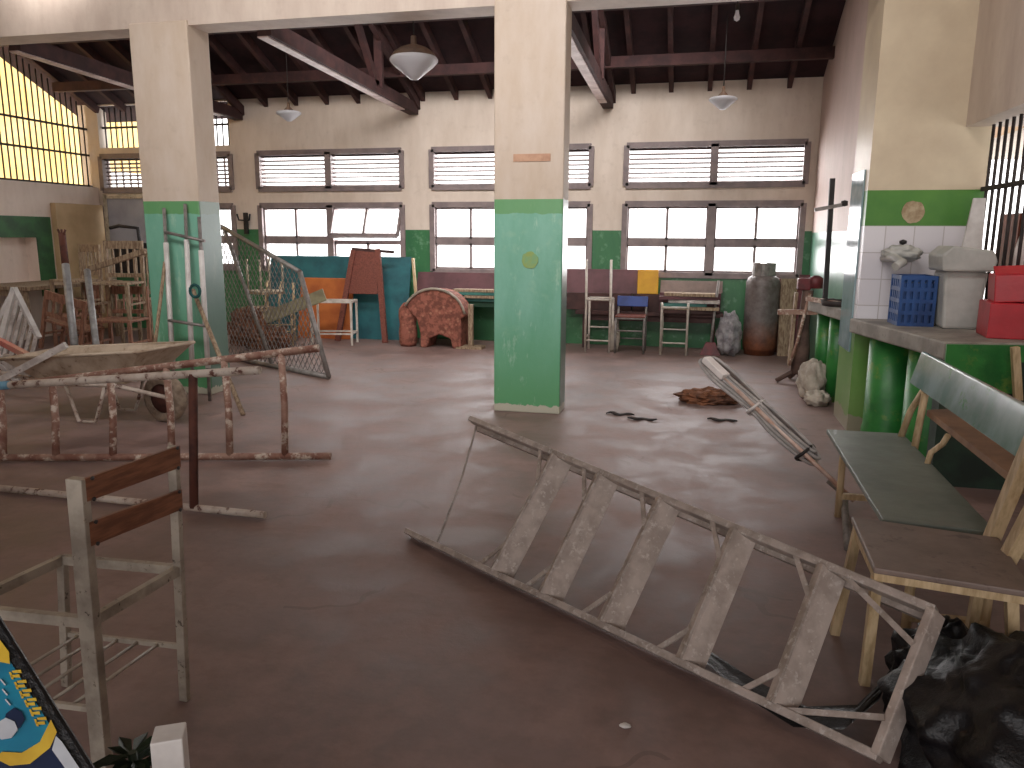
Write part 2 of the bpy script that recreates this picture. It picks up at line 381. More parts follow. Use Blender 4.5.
# windows
wn = 0
for bi, (a, b) in enumerate(bays):
    for up in (0, 1):
        wn += 1
        z0, z1 = ((1.0, 1.96), (2.2, 2.73))[up]; mid = (a+b)/2; y = YB+.05
        w = bpy.data.objects.new('window_%d' % wn, None); C.objects.link(w); w.location = (mid, y, z0); w['kind'] = 'structure'
        f = MB()
        for p, q in (((a, z0), (b, z0)), ((a, z1), (b, z1)), ((a, z0), (a, z1)), ((b, z0), (b, z1)), ((mid, z0), (mid, z1))):
            wd = .1 if p[0] == mid and q[0] == mid else .075
            f.bar((p[0], y, p[1]), (q[0], y, q[1]), wd, .16, up=(0, 1, 0))
        f.build('window_frame', 'sill_wood', w)
        for s_ in (0, 1):
            p0, p1 = ((a+.04, mid-.05), (mid+.05, b-.04))[s_]
            if up:
                sl = MB(); k = 8
                for i in range(k):
                    zz = z0+.05+(z1-z0-.1)*i/(k-1)
                    sl.obox(((p0+p1)/2, y+.02, zz), ((p1-p0)/2, 0, 0), (0, .02, .009), (0, -.005, .007))
                if bi == 3:
                    for i in range(9): sl.bar((p0+(p1-p0)*i/8, y+.05, z0+.04), (p0+(p1-p0)*i/8, y+.05, z1-.04), .02)
                sl.build('louvre_blades', 'sill_wood', w)
            else:
                zm = z0+.52*(z1-z0) if bi != 0 else z0+.36*(z1-z0)
                zm = z0+.46*(z1-z0)
                for (za, zb) in ((z0+.035, zm-.03), (zm+.03, z1-.035)):
                    tilt = (bi == 0 and s_ == 1 and za > zm)
                    Tm = None
                    if tilt: Tm = Matrix.Translation((0, y, zb)) @ Matrix.Rotation(-.42, 4, 'X') @ Matrix.Translation((0, -y, -zb))
                    sm = MB(Tm); xm = (p0+p1)/2
                    for q in ((p0, za), (p0, zb)): sm.bar((q[0], y, q[1]), (p1, y, q[1]), .06, .05, up=(0, 1, 0))
                    for xq in (p0, xm, p1): sm.bar((xq, y, za), (xq, y, zb), .035, .05, up=(0, 1, 0))
                    so = sm.build('sash', 'sill_wood', w)
                    g = MB(Tm); g.add([(p0, y, za), (p1, y, za), (p1, y, zb), (p0, y, zb)], [(0, 1, 2, 3)]); g.build('pane', 'glass', so)
# left wall: parapet with a green-framed hatch, bars above
mb = MB(); Yh0, Yh1, Zh0, Zh1 = 7.6, 9.62, .82, 1.46
mb.box((XL-.25, -2.5, 0), (XL, Yh0, 2.25)); mb.box((XL-.25, Yh1, 0), (XL, YB+.2, 2.25))
mb.box((XL-.25, Yh0, 0), (XL, Yh1, Zh0)); mb.box((XL-.25, Yh0, Zh1), (XL, Yh1, 2.25)); mb.box((XL-.25, Yh0, Zh0), (XL-.2, Yh1, Zh1)); mb.box((XL-.25, -2.5, 2.25), (XL, 6.3, 5.4))
M['lit_cream'] = mat_painted('lit_cream', srgb(236, 220, 208), srgb(222, 204, 190), srgb(236, 220, 208), srgb(222, 204, 190), -5)  # lighter copy of the cream, window light painted into the colour
struct(mb, 'wall_left', 'lit_cream')
M['hatch_green'] = mat('hatch_green', srgb(52, 104, 56), srgb(38, 80, 44), 4, rough=.5)
mb = MB(); x = XL+.015
mb.box((x-.015, 7.2, Zh1), (x, Yh1+.28, 1.76)); mb.box((x-.015, Yh1, .6), (x, Yh1+.28, Zh1))
struct(mb, 'trim_1', 'hatch_green')
def grille(name, pts_bars, rails, lab, cat, r=.011):
    t = thing(name, lab, cat, pts_bars[0][0])
    b = MB()
    for p, q in pts_bars: b.tube([p, q], r, 6)
    b.build('bars', 'iron_dark', t)
    for p, q in rails: MB().bar(p, q, .03).build('rail', 'iron_dark', t)
    return t
bars = []
yv = 6.9
while yv < 10.9:
    bars.append(((XL-.12, yv, 2.25), (XL-.12, yv, min(roofz(yv)-.04, 4.4)))); yv += .105
grille('window_grille', bars, [((XL-.12, 6.8, z), (XL-.12, YB, z)) for z in (2.27, 2.75, 3.15)], 'long grille of dark vertical bars above the cream left wall', 'window bars')
bars = [((x, YB+.1, 2.86), (x, YB+.1, 3.5)) for x in [-9.25+.1*i for i in range(23)]]
grille('window_grille', bars, [((-9.3, YB+.1, 3.18), (-6.98, YB+.1, 3.18))], 'short grille of close vertical bars above the far corner window', 'window bars')
# yellow neighbour wall outside
mb = MB(); yv = 3.
while yv < 15.2:
    zb = 0 if yv < 13.2 else 2.78
    mb.box((-11.62, yv, zb), (-11.5, yv+.7, 5.6)); mb.box((-11.6, yv+.7, zb), (-11.515, yv+.74, 5.6)); yv += .74
mb.solo('building', 'yellow_wall', 'sunlit yellow building wall seen through the left bars', 'building')
# right wall, pilaster, lintel
mb = MB(); mb.prism([(XR, 6.95, 0), (XR, YB+.2, 0), (XR, YB+.2, 3.6), (XR, 6.95, 5.4)], (.25, 0, 0)); struct(mb, 'wall_right', 'wall_right')
pil = struct(MB().box((1.25, YC, 0), (2.05, 7.0, 5.4)), 'pillar', 'pilaster'); pil['label'] = 'right pillar with white tiles under a green band'
mb = MB(); mb.box((1.87, -2.5, 2.3), (2.3, YC+.05, 5.4)); mb.box((2.1, -2.5, 0), (2.3, YC, .95)); mb.box((2.1, -2.5, .95), (2.3, 4.3, 2.3)); mb.box((2.3, 2.0, 2.3), (5.5, 9, 2.4)); struct(mb, 'trim_2', 'cream_wall')  # outermost slab: unseen awning added to block the sun
# pillars and beam
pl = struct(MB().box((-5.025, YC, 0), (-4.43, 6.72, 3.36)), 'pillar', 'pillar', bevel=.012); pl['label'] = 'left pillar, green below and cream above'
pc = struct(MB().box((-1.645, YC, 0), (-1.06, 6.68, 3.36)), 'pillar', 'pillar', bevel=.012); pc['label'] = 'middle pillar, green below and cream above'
mb = MB(); mb.box((-9.65, YC+.02, 3.32), (1.75, 6.7, 5.4)); struct(mb, 'trim_3', 'cream_wall')
mb = MB()
for cx in (-4.75, -1.35): mb.box((cx-.5, YC+.03, 3.18), (cx+.5, 6.9, 3.26))
# roof
mb = MB(); mb.prism([(-9.9, 6.9, roofz(6.9)), (-9.9, 11.4, roofz(11.4)), (-9.9, 11.4, roofz(11.4)+.08), (-9.9, 6.9, roofz(6.9)+.08)], (11.9, 0, 0))
roof = struct(mb, 'ceiling', 'roof_dark')
for i in range(23):
    x = -9.3+.495*i; e = roofz(10.9)
    MB().bar((x, 7.0, roofz(7.0)-.06), (x, 10.98, roofz(10.98)-.06), .06, .12).build('rafter', 'roof_wood', roof)
for yy_ in (10.25, 9.3, 8.3, 7.4):
    MB().bar((-9.4, yy_, roofz(yy_)-.18), (1.5, yy_, roofz(yy_)-.18), .09, .13).build('purlin', 'roof_wood', roof)
for k, x in enumerate((-6.8, -4.0, -1.22)):
    t = bpy.data.objects.new('roof_truss', None); C.objects.link(t); t.location = (x, YB, 3.2); t['kind'] = 'structure'
    t['label'] = ['roof truss at the far left', 'roof truss over the pier between the first windows', 'roof truss right of the middle pillar'][k]
    lo = MB(); lo.bar((x, 6.95, 3.41), (x, YB+.02, 3.29), .14, .15); lo.build('bottom_chord', 'roof_wood', t)
    ed = MB(); ed.bar((x-.02, 6.95, 3.328), (x-.02, YB-.45, 3.222), .105, .012); ed.build('lit_edge', 'chord_lit', t)  # pale strip paints window light on the chord's underside
    MB().bar((x+.07, 7.0, 5.1), (x+.07, YB+.02, 3.34), .06, .13).build('top_chord', 'roof_wood', t)
    MB().bar((x+.04, 9.6, 3.34), (x+.04, 9.6, 4.0), .07, .1).build('web_post', 'roof_wood', t)
    MB().bar((x+.04, 9.5, 3.36), (x+.04, 8.6, 4.4), .06, .09).build('web_brace', 'roof_wood', t)
# ceiling, far walls of the near aisle (behind and above the camera)
struct(MB().box((-9.7, -2.6, 5.4), (3.2, 6.5, 5.5)), 'ceiling', 'cream_wall')
struct(MB().box((-9.7, -2.7, 0), (3.2, -2.5, 5.4)), 'wall_front', 'cream_wall')

# ================================================================ LAMPS
def pendant(X, Y, zb, zr, r, top, lab, big):
    t = thing('pendant_lamp', lab, 'lamp', (X, Y, zb), 'pendant lamps')
    h = zr-zb
    if big:
        MB().lathe([(.0, 0), (r*.18, .004), (r*.42, h*.3), (r*.8, h*.72), (r*.99, h*1.0), (r*1.0, h*1.12), (r*.93, h*1.25)], (X, Y, zb), 28).build('glass_shade', 'lamp_glass', t)
        MB().lathe([(r*.94, h*1.23), (r*.82, h*1.5), (r*.55, h*1.75), (r*.3, h*1.88), (.03, h*1.95), (.025, h*2.4)], (X, Y, zb), 28).build('cap', 'lamp_cap', t)
        z2 = zb+h*2.4
    else:
        MB().lathe([(.0, 0), (r*.2, .004), (r*.6, h*.48), (r*.98, h*.9), (r, h*1.05), (r*.9, h*1.15)], (X, Y, zb), 24).build('glass_shade', 'lamp_glass', t)
        MB().lathe([(r*.4, h*1.15), (r*.42, h*1.3), (r*.15, h*1.7), (.02, h*1.8), (.015, h*2.2)], (X, Y, zb), 20).build('cap', 'lamp_cap', t)
        MB().lathe([(r*.9, h*1.15), (r*.85, h*1.18), (r*.4, h*1.2)], (X, Y, zb), 24).build('shade_top', 'lamp_glass', t)
        z2 = zb+h*2.2
    MB().tube([(X, Y, z2-.01), (X, Y, roofz(Y)-.02)], .007, 6).build('cord', 'iron_dark', t)
pendant(-2.62, 7.2, 2.94, 3.1, .225, 0, 'large pendant lamp with white glass bowl and brown cap, nearest', True)
pendant(-5.34, 9.8, 3.0, 3.11, .165, 0, 'small white glass pendant lamp at left, above the left windows', False)
pendant(.25, 9.8, 2.98, 3.1, .165, 0, 'small white glass pendant lamp at right, above the right windows', False)
b = oY(737, 16, 8.2)
t = thing('hanging_bulb', 'bare bulb hanging on a cord from the dark roof at right', 'bulb', b)
MB().lathe([(0, -.05), (.025, -.035), (.03, -.01), (.02, .02), (.015, .05)], b, 14).build('bulb', 'lamp_glass', t)
MB().lathe([(.02, .05), (.02, .1), (.008, .12)], b, 12).build('socket', 'iron_dark', t)
MB().tube([b+V((0, 0, .11)), V((b.x, b.y, roofz(b.y)-.02))], .006, 6).build('cord', 'iron_dark', t)
# marks on the pillars
MB().box((-1.48, YC-.006, 2.11), (-1.17, YC, 2.17)).solo('tape_strip', 'tan_tape', 'tan strip of tape stuck high on the middle pillar', 'tape')
def disc(c, r, n, seed, d=.006, ax='y'):
    pts = []
    for k in range(n):
        a = 2*PI*k/n; q = r*(1+.16*noise.noise(V((math.cos(a)*2, math.sin(a)*2, seed))))
        pts.append(V(c)+V((math.cos(a)*q, 0, math.sin(a)*q)))
    return MB().prism(pts, (0, d, 0))
c = oY(530, 260, YC); disc((c.x, YC-.006, c.z), .07, 26, 3).solo('paint_patch', 'yellow_patch', 'round yellowish paint spot on the green of the middle pillar', 'paint patch')
c = oY(913, 212, YC); disc((c.x, YC-.006, c.z), .08, 26, 8).solo('wall_patch', 'patch', 'round bare plaster patch on the green band of the right pillar', 'plaster patch')

# ================================================================ BACK ROW, LEFT HALF
MB(T((0, 0, 0))).prism([(-6.35, 10.62, .0), (-4.06, 10.62, .0), (-4.06, 10.9, 1.2), (-6.35, 10.9, 1.2)], (0, .03, .007)).solo('board', 'teal_board', 'large teal board leaning against the back wall under the left window', 'board')
MB().prism([(-5.75, 10.5, 0), (-4.9, 10.5, 0), (-4.9, 10.7, .88), (-5.75, 10.7, .88)], (0, .025, .006)).solo('board', 'orange_board', 'orange board standing in front of the large teal board', 'board')
# brown tapered stand
t = thing('wooden_stand', 'red-brown wooden stand with tapered panel leaning on the teal board', 'wooden stand', (-4.65, 10.3, 0))
yb = lambda z: 10.3+.22*z
MB().prism([(-4.9, yb(.68), .68), (-4.42, yb(.68), .68), (-4.48, yb(1.3), 1.3), (-4.82, yb(1.3), 1.3)], (0, .03, 0)).build('panel', 'wood_red', t, .006)
for p, q in (((-5.0, 0), (-4.83, 1.3)), ((-4.26, 0), (-4.46, 1.32))):
    MB().bar((p[0], yb(p[1]), p[1]), (q[0], yb(q[1]), q[1]), .075, .045, up=(0, 1, 0)).build('leg', 'wood_red', t)
MB().bar((-4.86, yb(1.3)+.02, 1.32), (-4.22, yb(1.3)+.02, 1.28), .05, .04).build('top_rail', 'wood_dark', t)
# white stool frame
def frame_stool(loc, rz, w, d, h, lab, m_, stretch=.12):
    t = thing('stool_frame', lab, 'stool frame', loc); Tm = T(loc, rz)
    for sx in (-1, 1):
        for sy in (-1, 1):
            MB(Tm).bar((sx*w/2, sy*d/2, 0), (sx*w/2, sy*d/2, h), .028).build('leg', m_, t)
    f = MB(Tm)
    for sx in (-1, 1): f.bar((sx*w/2, -d/2, h-.014), (sx*w/2, d/2, h-.014), .03)
    for sy in (-1, 1): f.bar((-w/2, sy*d/2, h-.014), (w/2, sy*d/2, h-.014), .03)
    f.build('top_frame', m_, t)
    f = MB(Tm)
    for sx in (-1, 1): f.bar((sx*w/2, -d/2, stretch), (sx*w/2, d/2, stretch), .022)
    for sy in (-1, 1): f.bar((-w/2, sy*d/2, stretch), (w/2, sy*d/2, stretch), .022)
    f.build('stretcher', m_, t)
M['stool_white'] = mat('stool_white', srgb(214, 206, 196), srgb(186, 176, 164), 9, rough=.5)
frame_stool((-4.9, 10.02, 0), .2, .56, .34, .62, 'bare white stool frame in front of the orange board', 'stool_white', .16)
# upholstered armchair seen from the side
t = thing('armchair', 'low armchair in red patterned upholstery with arched top and stubby feet', 'armchair', (-3.5, 10.2, 0))
def arch(x0, x1, z0, top, n=16):
    pts = [(x0, z0)]
    for k in range(n+1):
        a = PI-PI*k/n; pts.append(((x0+x1)/2+math.cos(a)*(x1-x0)/2, z0+(top-z0)*math.sin(a)**.8))
    return pts
out = [(-3.72, 0.0), (-3.6, .0), (-3.57, .13), (-3.4, .19), (-3.22, .13), (-3.19, 0), (-3.05, 0), (-3.05, .42), (-2.98, .44)]
for k in range(13):
    a = math.radians(8+k*12.5); out.append((-3.48+math.cos(a)*.5, .42+.38*math.sin(a)))
out += [(-3.9, .5), (-3.78, .4), (-3.72, .2)]
ax_ = lambda x: -3.03+(x+3.05)*.87
MB().prism([(ax_(x), 9.98, z) for x, z in out], (0, .38, 0)).build('body', 'fabric', t, .02)
rim = []
for k in range(13):
    a = math.radians(8+k*12.5); rim.append((-3.48+math.cos(a)*.505, 9.97, .425+.385*math.sin(a)))
M['lit_rim'] = mat('lit_rim', srgb(158, 148, 132), None, 9)  # pale tube painting the light along the arch rim
MB().tube([(ax_(x), y, z) for x, y, z in rim], .018, 8).build('lit_rim', 'lit_rim', t)
MB().lathe([(.0, 0), (.1, .0), (.125, .05), (.13, .2), (.115, .3), (.13, .42), (.12, .52), (.06, .6), (0, .61)], (-3.83, 10.1, 0), 20).build('arm', 'fabric', t)
MB().bar(oY(413, 258, 10.5), oY(416, 295, 10.5), .05, .03).solo('stick', 'wood_pale', 'pale wooden stick standing between teal board and patterned armchair', 'stick')
t = thing('post_stand', 'cream wooden post on a flat foot right of the patterned armchair', 'post', (-2.95, 10.1, 0))
MB().bar((-2.92, 10.1, .03), (-2.92, 10.1, .6), .06).build('post', 'wood_old', t); MB().box((-3.1, 9.98, 0), (-2.74, 10.2, .035)).build('foot', 'wood_old', t)
def table(name, lab, x0, x1, y0, y1, z, th, mtop, mleg, cat='table'):
    t = thing(name, lab, cat, ((x0+x1)/2, (y0+y1)/2, 0))
    MB().box((x0, y0, z-th), (x1, y1, z)).build('tabletop', mtop, t, .006)
    for x in (x0+.12, x1-.12):
        for y in (y0+.06, y1-.06): MB().bar((x, y, 0), (x, y, z-th), .045).build('leg', mleg, t)
    MB().box((x0+.12, y0+.05, z-th-.08), (x1-.12, y0+.07, z-th)).build('apron', mleg, t)
M['teal_top'] = mat('teal_top', srgb(64, 122, 112), srgb(48, 100, 94), 4, rough=.4)
M['green_dark'] = mat('green_dark', srgb(42, 88, 62), srgb(32, 70, 50), 4, rough=.6)
table('long_table', 'long teal-topped table behind the patterned armchair', -3.85, -1.75, 10.46, 10.72, .66, .05, 'teal_top', 'green_dark')
MB().prism([(-3.95, 10.76, .66), (-1.5, 10.76, .66), (-1.5, 10.88, .99), (-3.95, 10.88, .99)], (0, .03, 0)).solo('board', 'maroon_board', 'dark maroon board behind the teal table, left of the middle pillar', 'board')
for k, (zz, xa, xb, mt_, lb) in enumerate(((.66, -3.1, -1.8, 'wood_old', 'pale plank lying lowest on the teal table'), (.70, -3.6, -1.9, 'teal_top', 'teal plank lying between pale planks on the teal table'), (.74, -3.3, -1.85, 'wood_old', 'pale plank lying topmost on the teal table'))):
    MB(T((0, 0, 0))).box((xa, 10.4+.04*k, zz), (xb, 10.6+.04*k, zz+.035)).solo('plank', mt_, lb, 'plank')

# ================================================================ BACK ROW, RIGHT HALF
table('long_table', 'long low dark table along the back wall right of the middle pillar', -1.55, .42, 10.54, 10.84, .52, .055, 'wood_dark', 'wood_dark')
MB().prism([(-1.8, 10.72, .75), (-.7, 10.72, .75), (-.7, 10.82, 1.07), (-1.8, 10.82, 1.07)], (0, .03, 0)).solo('board', 'maroon_board', 'maroon board leaning behind the yellow panel, right of the middle pillar', 'board')
MB().box((-1.7, 10.66, .52), (-.8, 10.84, .75)).solo('crate', 'wood_dark', 'dark low wooden crate under the right maroon board', 'crate')
def metal_chair(name, lab, loc, rz, w, d, sh, bh, mf, seat=None, back=None, rack=False, cat='chair', lean=.06, group=None):
    t = thing(name, lab, cat, loc, group); Tm = T(loc, rz)
    for sx in (-1, 1):
        MB(Tm).tube([(sx*w/2, -d/2, 0), (sx*w/2, -d/2, sh)], .016, 8).build('leg', mf, t)
        MB(Tm).tube([(sx*w/2, d/2, 0), (sx*w/2, d/2-.01, sh), (sx*w/2, d/2+lean, bh)], .016, 8).build('leg', mf, t)
    f = MB(Tm)
    for sx in (-1, 1): f.tube([(sx*w/2, -d/2, sh), (sx*w/2, d/2, sh)], .014, 6)
    for sy in (-1, 1): f.tube([(-w/2, sy*d/2, sh), (w/2, sy*d/2, sh)], .014, 6)
    f.build('seat_frame', mf, t)
    for sx in (-1, 1): MB(Tm).tube([(sx*w/2, -d/2, .2), (sx*w/2, d/2, .2)], .011, 6).build('stretcher', mf, t)
    MB(Tm).tube([(-w/2, -d/2, .3), (w/2, -d/2, .3)], .011, 6).build('stretcher', mf, t)
    MB(Tm).tube([(-w/2, d/2, .16), (w/2, d/2, .16)], .011, 6).build('stretcher', mf, t)
    if seat: MB(Tm).box((-w/2-.01, -d/2-.01, sh+.014), (w/2+.01, d/2-.02, sh+.036)).build('seat', seat, t, .006)
    if back:
        y0 = d/2+lean*.55-.035; y1 = d/2+lean-.035
        MB(Tm).prism([(-w/2-.02, y0, sh+(bh-sh)*.5), (w/2+.02, y0, sh+(bh-sh)*.5), (w/2+.02, y1, bh), (-w/2-.02, y1, bh)], (0, .02, 0)).build('backrest', back, t, .005)
    return t
metal_chair('school_chair', 'tall bare cream chair frame standing beside the middle pillar at the back', (-1.19, 10.32, 0), PI, .32, .36, .7, 1.22, 'stool_white')
# the tall frame has its back posts nearer the wall
metal_chair('school_chair', 'chair with blue backrest and red-brown seat under the yellow panel', (-.77, 10.32, 0), 0, .37, .34, .46, .73, 'galv', 'wood_red', 'blue_plastic')
metal_chair('school_chair', 'bare low cream chair frame right of the blue chair', (-.2, 10.32, 0), PI, .33, .34, .62, .68, 'stool_white', lean=0)
MB(T((-.588, 10.68, .75), .0, -.05)).box((-.14, 0, 0), (.14, .03, .33)).solo('panel', 'yellow_plastic', 'yellow plastic panel standing upright above the blue chair', 'panel', bevel=.01)
MB().box((-.78, 10.66, .52), (-.42, 10.8, .75)).solo('crate', 'wood_dark', 'dark box on the long low table under the yellow panel', 'crate')
bd = [(-.4, .3, .52, 'wood_dark', 'dark plank lowest in the pile on the right low table'), (-.36, .36, .565, 'wood_old', 'pale plank second from bottom in the pile on the right low table'), (-.4, .2, .61, 'teal_top', 'green plank third from bottom in the pile on the right low table'),
      (-.3, .36, .655, 'white_metal', 'white plank in the middle of the pile on the right low table'), (-.42, .34, .70, 'maroon_board', 'maroon plank second from top in the pile on the right low table'), (-.36, .3, .745, 'wood_old', 'pale plank topmost in the pile on the right low table')]
for k, (xa, xb, zz, mt_, lb) in enumerate(bd):
    MB(T((0, 0, 0))).obox(((xa+xb)/2, 10.58, zz+.02), ((xb-xa)/2, .03*(-1)**k, 0), (0, .12, 0), (0, 0, .02)).solo('plank', mt_, lb, 'plank')
MB().bar((-.42, 10.74, .9), (.36, 10.74, .9), .3, .03).solo('board', 'wood_pale', 'pale board resting flat above the plank pile below the right window', 'board') if False else None
MB().prism([(-.42, 10.72, .78), (.4, 10.72, .78), (.4, 10.84, .93), (-.42, 10.84, .93)], (0, .02, 0)).solo('board', 'seat_brown', 'brown board leaning on the back wall behind the plank pile', 'board')
MB().box((-.42, 10.64, .52), (.38, 10.84, .78)).solo('crate', 'maroon_board', 'maroon crate behind the plank pile on the right low table', 'crate')
MB().blob((-.98, 10.3, .17), (.07, .07, .2), .3, 3, 2, mz=0).solo('sack', 'sack', 'pinkish sack on the floor between the cream frame and the blue chair', 'sack')
t = thing('broom', 'upright broom with grey stick left of the gas cylinder', 'broom', (.3, 10.4, 0))
MB().tube([(.27, 10.35, .1), (.34, 10.62, .95)], .018, 8).build('stick', 'galv', t); MB().prism([(.14, 10.28, .0), (.4, 10.28, 0), (.33, 10.33, .16), (.21, 10.33, .16)], (0, .06, 0)).build('head', 'red_paint', t)
MB().blob((.5, 10.3, .27), (.15, .14, .28), .35, 2.6, 5, mz=0).solo('plastic_bag', 'clear_bag', 'crumpled grey plastic bag left of the gas cylinder', 'bag')
# gas cylinder
gx, gy = .9, 10.58
t = thing('gas_cylinder', 'tall steel gas cylinder with rusted base under the right window', 'gas cylinder', (gx, gy, 0))
MB().lathe([(.19, 0), (.19, .05), (.2, .05), (.212, .09), (.216, .14), (.216, .9), (.212, .95), (.19, 1.0), (.14, 1.03), (.05, 1.05)], (gx, gy, 0), 32).build('body', 'cyl_steel', t)
n_ = 20; col = MB()
for k in range(n_):
    if k in (4, 5): continue
    a0, a1 = 2*PI*k/n_, 2*PI*(k+1)/n_
    P = [V((gx+math.cos(a)*.135, gy+math.sin(a)*.135, 0)) for a in (a0, a1)]
    col.prism([P[0]+V((0, 0, 1.0)), P[1]+V((0, 0, 1.0)), P[1]+V((0, 0, 1.19)), P[0]+V((0, 0, 1.19))], V((math.cos((a0+a1)/2), math.sin((a0+a1)/2), 0))*.012)
col.build('collar', 'galv', t); MB().lathe([(.025, 1.04), (.025, 1.12), (.04, 1.12), (.04, 1.15), (0, 1.16)], (gx, gy, 0), 12).build('valve', 'iron_dark', t)
# pale boards and red machine beyond the rusty stand
MB(T((1.22, 10.45, 0), .1, -.06)).box((-.1, 0, 0), (.1, .04, 1.0)).solo('board', 'wood_old', 'pale upright board right of the gas cylinder', 'board')
MB(T((1.4, 10.5, 0), -.1, -.05)).box((-.07, 0, 0), (.06, .04, 1.05)).solo('board', 'red_paint', 'dark red upright board in the back right corner', 'board')
MB().box((1.02, 10.8, 0), (1.46, 10.84, .98)).solo('board', 'wood_red', 'brown board behind the gas cylinder in the corner', 'board')
# rusty stand with red head
M['pump'] = mat('pump', srgb(104, 82, 72), srgb(78, 58, 52), 8, rough=.8)
b = fl(800, 383)
t = thing('pump_stand', 'rusted stand with red head and splayed feet near the far counter', 'pump stand', b)
bx, by = b.x, b.y
MB().tube([(bx-.02, by, .1), (bx, by, .35), (bx-.01, by, .6), (bx+.01, by, .98)], .07, 12, rs=[.09, .075, .06, .055]).build('column', 'pump', t)
for a in (PI*1.05, PI*1.45, -.3, PI*.6):
    MB().tube([(bx, by, .16), (bx+.12*math.cos(a), by+.12*math.sin(a), .1), (bx+.25*math.cos(a), by+.25*math.sin(a), .02)], .025, 8).build('foot', 'pump', t)
MB().box((bx-.1, by-.06, .98), (bx+.03, by+.06, 1.1)).build('head', 'red_paint', t, .012)
MB().lathe([(.075, 0), (.075, .1), (.03, .13), (0, .13)], (bx+.08, by, 1.0), 16).build('gear_cover', 'red_paint', t)
MB().bar((bx-.28, by-.05, .75), (bx+.26, by-.05, .76), .05, .05).build('cross_bar', 'rust_pipe', t)
MB().tube([(bx+.02, by-.08, .95), (bx-.07, by-.1, .45), (bx-.13, by-.1, .2)], .016, 8).build('lever', 'rust_pipe', t)
MB().bar((bx-.12, by+.04, .18), (bx-.1, by+.03, .95), .09, .03).build('plank_guard', 'wood_old', t)
MB().blob((1.17, 7.72, .17), (.14, .2, .2), .2, 2.5, 11, mz=0).solo('sack', 'sack', 'white sack slumped on the floor against the green counter base', 'sack')
MB().blob((1.17, 7.38, .06), (.11, .12, .08), .3, 3, 14, mz=0).solo('sack', 'sack', 'small flat white sack in front of the slumped sack at the counter', 'sack')

# ================================================================ COUNTERS
t = thing('counter', 'far grey concrete counter on green supports beyond the right pillar', 'counter', (1.3, 7.6, 0))
MB().prism([(1.13, 8.15, .8), (1.3, 7.02, .8), (1.49, 7.02, .8), (1.49, 8.15, .8)], (0, 0, .1)).build('slab', 'concrete', t, .01)
for y, x in ((7.2, 1.29), (7.62, 1.25), (8.02, 1.2)):
    MB().lathe([(.09, 0), (.09, .8)], (x+.1, y, 0), 20).build('support', 'counter_green', t)
t = thing('counter', 'near grey concrete counter holding the blue crate and red boxes', 'counter', (1.7, 5.7, 0))
MB().prism([(1.2, 6.39, .79), (1.49, 5.03, .79), (2.09, 5.12, .79), (2.09, 6.39, .79)], (0, 0, .11)).build('slab', 'concrete', t, .012)
for (x, y, r) in ((1.47, 6.1, .17), (1.6, 5.55, .17)): MB().lathe([(r*1.05, 0), (r*1.05, .1), (r, .14), (r, .79)], (x, y, 0), 28).build('support', 'counter_green', t)
M['shaded_green'] = mat('shaded_green', srgb(36, 58, 44), srgb(24, 38, 30), 5, rough=.7)  # near-black green paints the shade behind the bench
MB().box((1.5, 5.06, 0), (2.09, 5.2, .79)).build('end_wall', 'shaded_green', t)
MB().prism([(1.49, 5.02, .6), (2.09, 5.11, .6), (2.09, 5.11, .89), (1.49, 5.02, .89)], (0, -.02, 0)).build('end_panel', 'counter_green', t)
MB().box((1.75, 5.2, 0), (2.09, 6.39, .79)).build('back_wall', 'counter_green', t)
MB().bar(oY(1015, 347, 4.95), oY(1018, 400, 4.95), .04).solo('stick', 'wood_pale', 'yellowish wooden stick upright before the green counter end', 'stick')
# corner guard on the pillar
MB().box((1.236, 6.52, .62), (1.249, 6.98, 2.02)).solo('corner_guard', 'glass_panel', 'grey-blue metal sheet on the left side of the right pillar', 'metal sheet')
# pole with clamp and items on far counter
t = thing('pole', 'black pole with a clamp standing on the far counter', 'pole', (1.27, 8.0, .9))
MB().bar((1.26, 7.98, .9), (1.24, 7.98, 2.06), .045).build('post', 'black_metal', t); MB().bar((1.1, 7.96, 1.77), (1.36, 7.96, 1.82), .035).build('clamp', 'galv', t)
MB().lathe([(.0, 0), (.03, .01), (.03, .05), (0, .06)], (1.36, 7.96, 1.8), 12).build('knob', 'black_metal', t)
MB().box((1.18, 7.9, .9), (1.36, 8.1, .93)).build('foot', 'black_metal', t)
MB().lathe([(.14, 0), (.16, .05), (.165, .05), (.15, .0)], (1.32, 7.55, .9), 24).solo('pan', 'iron_dark', 'dark round pan lying on the far counter', 'pan')
MB().bar((1.12, 8.1, .92), (1.42, 7.2, .92), .05, .04).solo('pipe', 'rust_pipe', 'rusty red bar lying along the far counter', 'bar')
MB(T((1.465, 8.8, .95), 0, 0, -.03)).box((-.012, -.3, 0), (.012, .3, .62)).solo('glass_sheet', 'glass_panel', 'pale reflective sheet leaning on the right wall beyond the counter', 'sheet') if False else None
